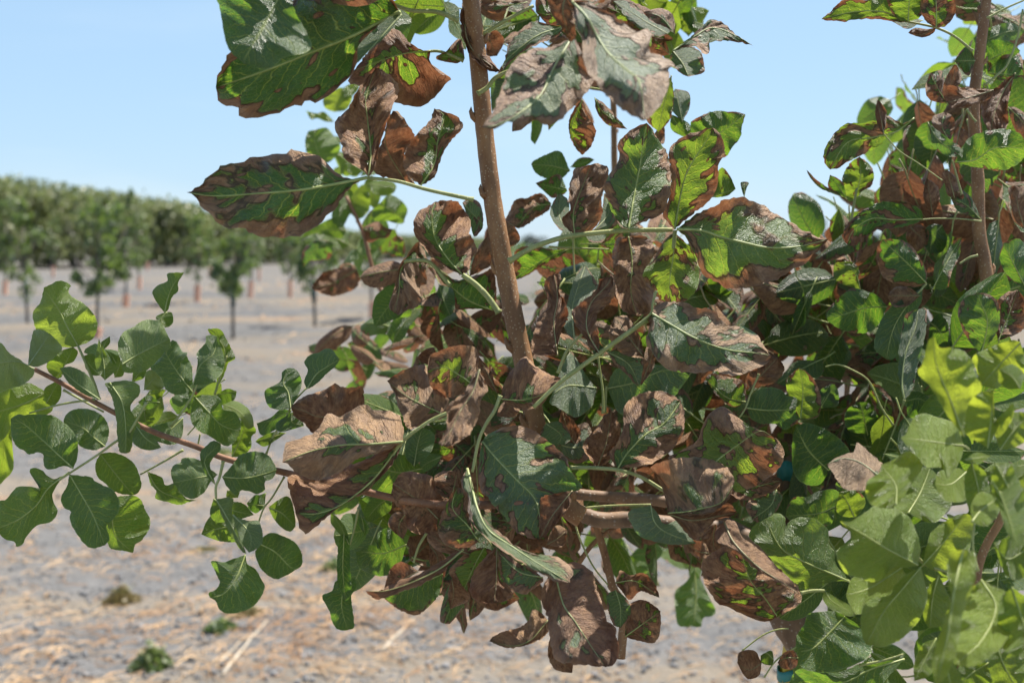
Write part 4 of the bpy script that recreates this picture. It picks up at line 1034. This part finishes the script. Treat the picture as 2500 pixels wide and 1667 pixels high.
for c, r, n in cl:
    for _ in range(n):
        x, y = random.gauss(c.x, r), random.gauss(c.y, r * 1.2)
        if y < 3.5: continue
        s = max(1, y / 6)
        blade(x, y, random.uniform(.03, .13) * s ** .5, random.uniform(.002, .005) * s, random.uniform(0, 6.3), random.uniform(0, .2))
for _ in range(6500):
    y = scatter_y(); x = random.uniform(-.5, .35) * y
    if noise.noise(Vector((x * .7, y * .7, 9))) < .08 and random.random() < .9: continue
    s = max(1, y / 6); blade(x, y, random.uniform(.02, .11) * s ** .6, random.uniform(.002, .005) * s, random.uniform(0, 6.3), random.uniform(0, .18))
tag(mesh_obj('straw_litter', V, Fs, [M_STRAW], smooth=False), kind='stuff', label='loose dry straw lying over the soil')
V = []; Fs = []
ICO = [(0, 0, 1), (.894, 0, .447), (.276, .851, .447), (-.724, .526, .447), (-.724, -.526, .447), (.276, -.851, .447), (.724, .526, -.447), (-.276, .851, -.447), (-.894, 0, -.447), (-.276, -.851, -.447), (.724, -.526, -.447), (0, 0, -1)]
ICF = [(0, 1, 2), (0, 2, 3), (0, 3, 4), (0, 4, 5), (0, 5, 1), (1, 6, 2), (2, 7, 3), (3, 8, 4), (4, 9, 5), (5, 10, 1), (2, 6, 7), (3, 7, 8), (4, 8, 9), (5, 9, 10), (1, 10, 6), (6, 11, 7), (7, 11, 8), (8, 11, 9), (9, 11, 10), (10, 11, 6)]
for _ in range(9000):
    y = scatter_y(); x = random.uniform(-.5, .35) * y
    r = random.uniform(.004, .013) * max(1, y / 6) ** .7 * (1.7 if random.random() < .06 else 1)
    z = gz(x, y); n0 = len(V)
    for p in ICO:
        q = 1 + random.uniform(-.3, .3); V.append((x + p[0] * r * q, y + p[1] * r * q, z + r * .25 + p[2] * r * .65 * q))
    Fs += [[a + n0 for a in f] for f in ICF]
tag(mesh_obj('soil_clods', V, Fs, [M_CLOD], smooth=False), kind='stuff', label='small clods and pebbles of grey soil')

# broken sticks lying on the soil
M_STICK = simple_mat('weathered_stick', (.10, .085, .07), (.17, .14, .11), 20, .9)
M_PALE = simple_mat('bleached_stalk', (.50, .40, .28), (.66, .57, .44), 20, .8)
def stick(p, q, r, m, label):
    a, b2 = ground(*p), ground(*q); a.z = gz(a.x, a.y) + r; b2.z = gz(b2.x, b2.y) + r * 1.5
    c = [a.lerp(b2, i / 6) + Vector((random.uniform(-1, 1) * r, random.uniform(-1, 1) * r, r * .6 * math.sin(i))) for i in range(7)]
    V, Fs = tube(c, [r * (1 - .5 * i / 6) for i in range(7)], 8)
    o = mesh_obj('fallen_stalk', [tuple(v) for v in V], Fs, [m]); tag(o, label, 'stalk')
stick((872, 1533), (948, 1556), .008, M_STICK, 'dark grey stick lying on the straw, nearest to the hanging leaves')
stick((540, 1667), (650, 1528), .005, M_PALE, 'bleached pale stalk lying on the soil, longer of the pair at the bottom')
stick((528, 1650), (592, 1572), .004, M_PALE, 'bleached pale stalk lying on the soil, shorter of the pair at the bottom')
stick((930, 1600), (1010, 1520), .005, M_PALE, 'bleached pale stalk lying in the thick straw below the tree')

# ---------------------------------------------------------------- weeds
M_WEED = crown_material('weed_leaf', [(.08, .14, .07), (.18, .23, .09), (.36, .30, .12), (.26, .26, .10)], (.2, .3, .05))
M_WEEDDRY = crown_material('weed_dry', [(.20, .15, .06), (.32, .25, .11), (.36, .28, .14), (.15, .16, .06)], (.25, .2, .06))
def weed(px, py, r, h, m, n, label):
    c = ground(px, py); c.z = gz(c.x, c.y)
    e = empty('weed', c); tag(e, label, 'weed', 'low weeds growing in the bare soil')
    V = []; Fs = []; RN = []
    for _ in range(n):
        a = random.uniform(0, 6.3); q = random.random() ** .6 * (.75 + .5 * abs(math.sin(a * 2.3 + px))); zz = random.random() ** .8 * h * max(.15, 1 - .75 * q) * random.uniform(.5, 1.15)
        p = c + Vector((math.cos(a) * r * q, math.sin(a) * r * q, zz + .005))
        s = random.uniform(.007, .015) * (r / .07) ** .5; d = Vector((random.uniform(-1, 1), random.uniform(-1, 1), random.uniform(-.3, 1))).normalized()
        o2 = d.cross(Vector((random.uniform(-1, 1), random.uniform(-1, 1), random.uniform(-1, 1)))).normalized()
        n0 = len(V); V += [tuple(p - d * s), tuple(p + o2 * s * .6), tuple(p + d * s), tuple(p - o2 * s * .6)]; Fs.append([n0, n0 + 1, n0 + 2, n0 + 3]); RN += [random.random()] * 4
    mesh_obj('leaves', V, Fs, [m], e, rnd=RN, smooth=False)
    V = []; Fs = []
    for _ in range(12):
        a = random.uniform(0, 6.3); q = r * random.uniform(.4, .9); pts = [c + Vector((0, 0, -.005)), c + Vector((math.cos(a) * q * .5, math.sin(a) * q * .5, h * .6)), c + Vector((math.cos(a) * q, math.sin(a) * q, h * .8))]
        tv, tf = tube(pts, [.0018, .0014, .0008], 5); n0 = len(V); V += [tuple(v) for v in tv]; Fs += [[x + n0 for x in f] for f in tf]
    mesh_obj('stems', V, Fs, [M_STALK], e)
weed(298, 1462, .068, .085, M_WEEDDRY, 700, 'brownish dry weed tuft, higher of the two round tufts at lower left')
weed(370, 1642, .065, .095, M_WEED, 800, 'round green weed tuft at the bottom left of the soil')
weed(540, 1545, .06, .05, M_WEED, 420, 'flat bluish green weed below the lowest hanging green leaf')
weed(595, 1505, .07, .045, M_WEEDDRY, 350, 'sprawling yellowish weed just behind the flat bluish green weed')
weed(820, 1395, .07, .06, M_WEED, 350, 'green weed showing between the hanging narrow leaves and the straw')
weed(500, 1340, .06, .03, M_WEEDDRY, 200, 'thin dry weed between the left branch and the lowest hanging leaf')
weed(540, 1100, .12, .05, M_WEED, 260, 'small green weed on the soil behind the left branch')

# ---------------------------------------------------------------- young trees of the rows behind
M_YC = crown_material('young_crown', [(.06, .095, .04), (.15, .19, .085), (.42, .40, .28), (.18, .19, .07)], (.22, .34, .04))
M_GUARD = simple_mat('trunk_guard', (.60, .30, .19), (.76, .42, .29), 2.5, .7)
M_YTRUNK = simple_mat('young_trunk', (.075, .065, .055), (.15, .13, .11), 8, .9)
def clumps(V, Fs, RN, c, rad, n, s0, s1, squash=1.0, dens=.62):
    for _ in range(n):
        d = Vector((random.gauss(0, 1), random.gauss(0, 1), random.gauss(0, 1))).normalized() * (random.random() ** dens)
        p = c + Vector((d.x * rad, d.y * rad, d.z * rad * squash)); s = random.uniform(s0, s1)
        a = Vector((random.uniform(-1, 1), random.uniform(-1, 1), random.uniform(-1, 1))).normalized()
        b2 = a.cross(Vector((random.uniform(-1, 1), random.uniform(-1, 1), random.uniform(-1, 1)))).normalized()
        n0 = len(V)
        V += [tuple(p - a * s), tuple(p - a * s * .2 + b2 * s * .55), tuple(p + a * s * .6 + b2 * s * .5), tuple(p + a * s), tuple(p + a * s * .55 - b2 * s * .5), tuple(p - a * s * .25 - b2 * s * .55)]
        Fs.append([n0, n0 + 1, n0 + 2, n0 + 3, n0 + 4, n0 + 5]); RN += [random.random()] * 6
YT = [  # base px x, base px y, crown top px y, guard?, leaf amount, label
 (237, 832, 480, 1, 1.5, 'largest young tree on the left, dark full crown above the near green branch'),
 (67, 790, 470, 0, 1.1, 'young tree near the left edge with a bushy crown and a low green sprig'),
 (569, 826, 548, 0, 1.0, 'slender young tree with a wrapped dark stem, left of the big spotted leaf tip'),
 (769, 812, 570, 0, 1.0, 'young tree whose bare brown trunk stands right of the middle of the rows'),
 (308, 758, 500, 1, 1.0, 'young tree with a tall thin shoot sticking up above the tree line'),
 (482, 748, 520, 1, .9, 'young tree with pink guard just left of the slender wrapped one'),
 (13, 728, 480, 1, .9, 'young tree with pink guard cut by the left edge of the photo'),
 (341, 713, 520, 1, .8, 'young tree with a short pink guard right of the shoot bearing tree'),
 (612, 733, 540, 1, .8, 'young tree with tall pink guard right of the slender wrapped one'),
 (709, 729, 560, 1, .8, 'young tree with grey pink guard left of the curled brown leaves'),
 (130, 677, 520, 1, .7, 'far young tree with pale guard between the two leftmost near trees'),
 (512, 677, 545, 1, .7, 'far young tree with pink guard behind the middle of the left field'),
 (633, 684, 550, 1, .7, 'far young tree with pink guard under the big spotted leaf'),
 (360, 659, 530, 1, .6, 'farthest small young tree with orange guard beside the dark orchard edge'),
 (909, 790, 600, 1, .7, 'young tree with bright orange guard seen behind the curled brown twig'),
]
for (px, py, ty, guard, amt, label) in YT:
    g = ground(px, py); Y = g.y; H = CAMH + (610 - ty) / F * Y
    H = max(1.9, min(H, 3.4)); e = empty('young_tree', g); tag(e, label, 'young tree', 'young trees in rows across the field')
    lean = random.uniform(-.06, .06)
    tv, tf = tube([g + Vector((0, 0, -.1)), g + Vector((lean * .3, 0, .5)), g + Vector((lean, 0, 1.0)), g + Vector((lean * 1.5, .02, H * .75))], [.032, .027, .024, .012], 10)
    for b_ in range(5):
        z0 = random.uniform(.85, 1.3); a = random.uniform(0, 6.3); q0 = g + Vector((lean, 0, z0)); ln = random.uniform(.4, .8)
        bv, bf = tube([q0, q0 + Vector((math.cos(a) * ln * .5, math.sin(a) * ln * .5, ln * .6)), q0 + Vector((math.cos(a) * ln * .8, math.sin(a) * ln * .8, ln * 1.2))], [.014, .01, .005], 6)
        n0 = len(tv); tv += bv; tf += [[x + n0 for x in f] for f in bf]
    mesh_obj('trunk', [tuple(v) for v in tv], tf, [M_YTRUNK], e)
    V = []; Fs = []; RN = []; rw = .44 * (.8 + .25 * amt)
    zc = (H + .85) / 2
    for _ in range(int(17 * amt) + 10):
        a = random.uniform(0, 6.3); q = random.random() ** .6 * rw; zz = random.uniform(.8, H - .12)
        k = math.sin(math.pi * min(1, max(0.08, (zz - .65) / (H - .55)))) ** .6
        clumps(V, Fs, RN, g + Vector((math.cos(a) * q * k + lean, math.sin(a) * q * k, zz)), random.uniform(.08, .20), int(22 + 12 * amt), .034, .06)
    if px == 308:
        for q in range(9): clumps(V, Fs, RN, g + Vector((.10 + .012 * q, 0, H - .1 + q * .055)), .075, 16, .03, .05)
    if px == 67: clumps(V, Fs, RN, g + Vector((.0, 0, .62)), .2, 90, .03, .05)
    mesh_obj('crown', V, Fs, [M_YC], e, rnd=RN, smooth=False)
    if guard:
        hg = {308: .40, 237: .22, 909: .45}.get(px, .55) if Y < 60 else .6
        gv, gf = tube([g + Vector((-.015, -.01, -.03)), g + Vector((0, -.01, hg * .5)), g + Vector((lean * .3 + .01, -.01, hg))], [.085, .083, .085] if Y < 70 else [.12, .12, .12], 4 if px % 2 else 10)
        mesh_obj('trunk_guard', [tuple(v) for v in gv], gf, [M_GUARD], e, smooth=False)
    else:
        gv, gf = tube([g + Vector((lean * .5, -.005, .55)), g + Vector((lean * .8, -.005, .95))], [.042, .045], 10)
        mesh_obj('trunk_wrap', [tuple(v) for v in gv], gf, [simple_mat('dark_wrap', (.03, .06, .06), (.07, .11, .11), 15, .6)], e)
# fallen guard lying on the soil
a = ground(448, 856); b2 = ground(506, 854); a.z = b2.z = .05
V, Fs = tube([a, a.lerp(b2, .5), b2], [.055, .052, .055], 10)
tag(mesh_obj('fallen_trunk_guard', [tuple(v) for v in V], Fs, [M_GUARD], smooth=False), 'pink trunk guard lying flat on the soil behind the curled green leaves', 'trunk guard')

# ---------------------------------------------------------------- old orchard, far trees
M_OC = crown_material('orchard_crown', [(.14, .165, .075), (.24, .26, .12), (.32, .30, .16), (.26, .25, .11)], (.26, .32, .10))  # greens paled so that distance haze is put into the colour
M_OT = simple_mat('orchard_trunk', (.05, .045, .04), (.09, .08, .07), 2, .9)
def interp(x, tb):
    for (x0, y0), (x1, y1) in zip(tb, tb[1:]):
        if x <= x1: return y0 + (y1 - y0) * (x - x0) / (x1 - x0)
    return tb[-1][1]
V = []; Fs = []; RN = []; TV = []; TF = []
px = -260
while px < 1240:
    for row in range(6):
        Y = interp(px, [(-260, 88), (0, 95), (480, 112), (750, 140), (1000, 200), (1240, 300)]) + row * 5 + random.uniform(-1, 1)
        top = -16 + interp(px, [(-260, 425), (0, 446), (200, 478), (350, 500), (480, 520), (700, 560), (900, 588), (1240, 600)])
        H = max(2.6, CAMH + (610 - top) / F * Y + random.uniform(-.3, .3)); x = gx(px + random.uniform(-12, 12), Y)
        c = Vector((x, Y, 0)); R0 = 2.3
        for _ in range(34 if row < 2 else 20):
            a = random.uniform(0, 6.3); q = random.random() ** .5 * R0; zz = random.uniform(1.35 if row < 2 else .5, max(1.8, H - .6))
            clumps(V, Fs, RN, c + Vector((math.cos(a) * q, math.sin(a) * q * .8, zz)), random.uniform(.6, 1.2), 34 if row == 0 else 22, .12, .30)
        for _ in range(3): clumps(V, Fs, RN, c + Vector((random.uniform(-1.5, 1.5), 0, H - .3)), .35, 10, .1, .2)
        tv, tf = tube([c, c + Vector((0, 0, 1.0)), c + Vector((.1, 0, 2.2))], [.16, .14, .1], 7)
        n0 = len(TV); TV += [tuple(v) for v in tv]; TF += [[k + n0 for k in f] for f in tf]
    px += 2.5 * F / Y
oc = mesh_obj('distant_orchard', V + TV, Fs + [[k + len(V) for k in f] for f in TF], [M_OC, M_OT], rnd=RN + [0] * len(TV), mi=[0] * len(Fs) + [1] * len(TF), smooth=False)
tag(oc, kind='stuff', label='dense mass of older orchard trees along the far side of the field')

M_FAR = crown_material('far_tree_crown', [(.05, .06, .06), (.08, .095, .08), (.10, .12, .09), (.07, .08, .07)], (.06, .09, .04))
M_BUSH = crown_material('field_bush', [(.07, .12, .04), (.13, .19, .06), (.2, .22, .08), (.12, .18, .05)], (.2, .3, .05))
def far_tree(px, Y, H, R0, m, name, label, cat):
    c = Vector((gx(px, Y), Y, 0)); e = empty(name, c); tag(e, label, cat)
    tv, tf = tube([c, c + Vector((0, 0, H * .3)), c + Vector((.1, 0, H * .6))], [H * .03, H * .025, H * .015], 7)
    mesh_obj('trunk', [tuple(v) for v in tv], tf, [M_OT], e)
    V = []; Fs = []; RN = []
    for _ in range(26):
        a = random.uniform(0, 6.3); q = random.random() ** .5 * R0
        clumps(V, Fs, RN, c + Vector((math.cos(a) * q, math.sin(a) * q, random.uniform(H * .25, H * .9))), R0 * random.uniform(.22, .4), 60, R0 * .04, R0 * .085)
    mesh_obj('crown', V, Fs, [m], e, rnd=RN, smooth=False)
far_tree(1296, 260, 4.6, 3.2, M_FAR, 'far_tree', 'dark distant tree on the skyline just right of the main shoot', 'tree')
far_tree(1985, 150, 5.3, 2.7, M_FAR, 'far_tree', 'dark rounded distant tree beyond the tip of the large spotted leaf', 'tree')
far_tree(2140, 170, 3.8, 2.3, M_FAR, 'far_tree', 'hazy distant tree seen through the gap in the right foliage', 'tree')
far_tree(2365, 48, 1.5, 1.5, M_BUSH, 'bush', 'green bush on the field seen left of the right hand stem', 'bush')
far_tree(2440, 44, 1.4, 1.3, M_BUSH, 'bush', 'green bush on the field seen right of the right hand stem', 'bush')
far_tree(1345, 95, 1.6, 2.6, M_BUSH, 'bush', 'wide green bush in the far field just right of the main shoot', 'bush')
far_tree(1150, 120, 1.9, 2.2, M_BUSH, 'bush', 'green bush in the far field just left of the main shoot', 'bush')
V = []; Fs = []; RN = []
for i in range(60):
    px = 1150 + i * 24; Y = 150 + random.uniform(-8, 8)
    clumps(V, Fs, RN, Vector((gx(px, Y), Y, random.uniform(.4, 1.2))), 1.1, 26, .15, .3)
tag(mesh_obj('low_crop_band', V, Fs, [M_BUSH], rnd=RN, smooth=False), kind='stuff', label='low green crop line on the far side of the field')
V = []; Fs = []; RN = []
for i in range(40):
    p = ground(random.uniform(1290, 1420), random.uniform(672, 760))
    clumps(V, Fs, RN, p + Vector((0, 0, .08)), .25, 24, .02, .05)
tag(mesh_obj('ground_weeds', V, Fs, [M_WEED], rnd=RN, smooth=False), kind='stuff', label='patchy low weeds in the field behind the main shoot')
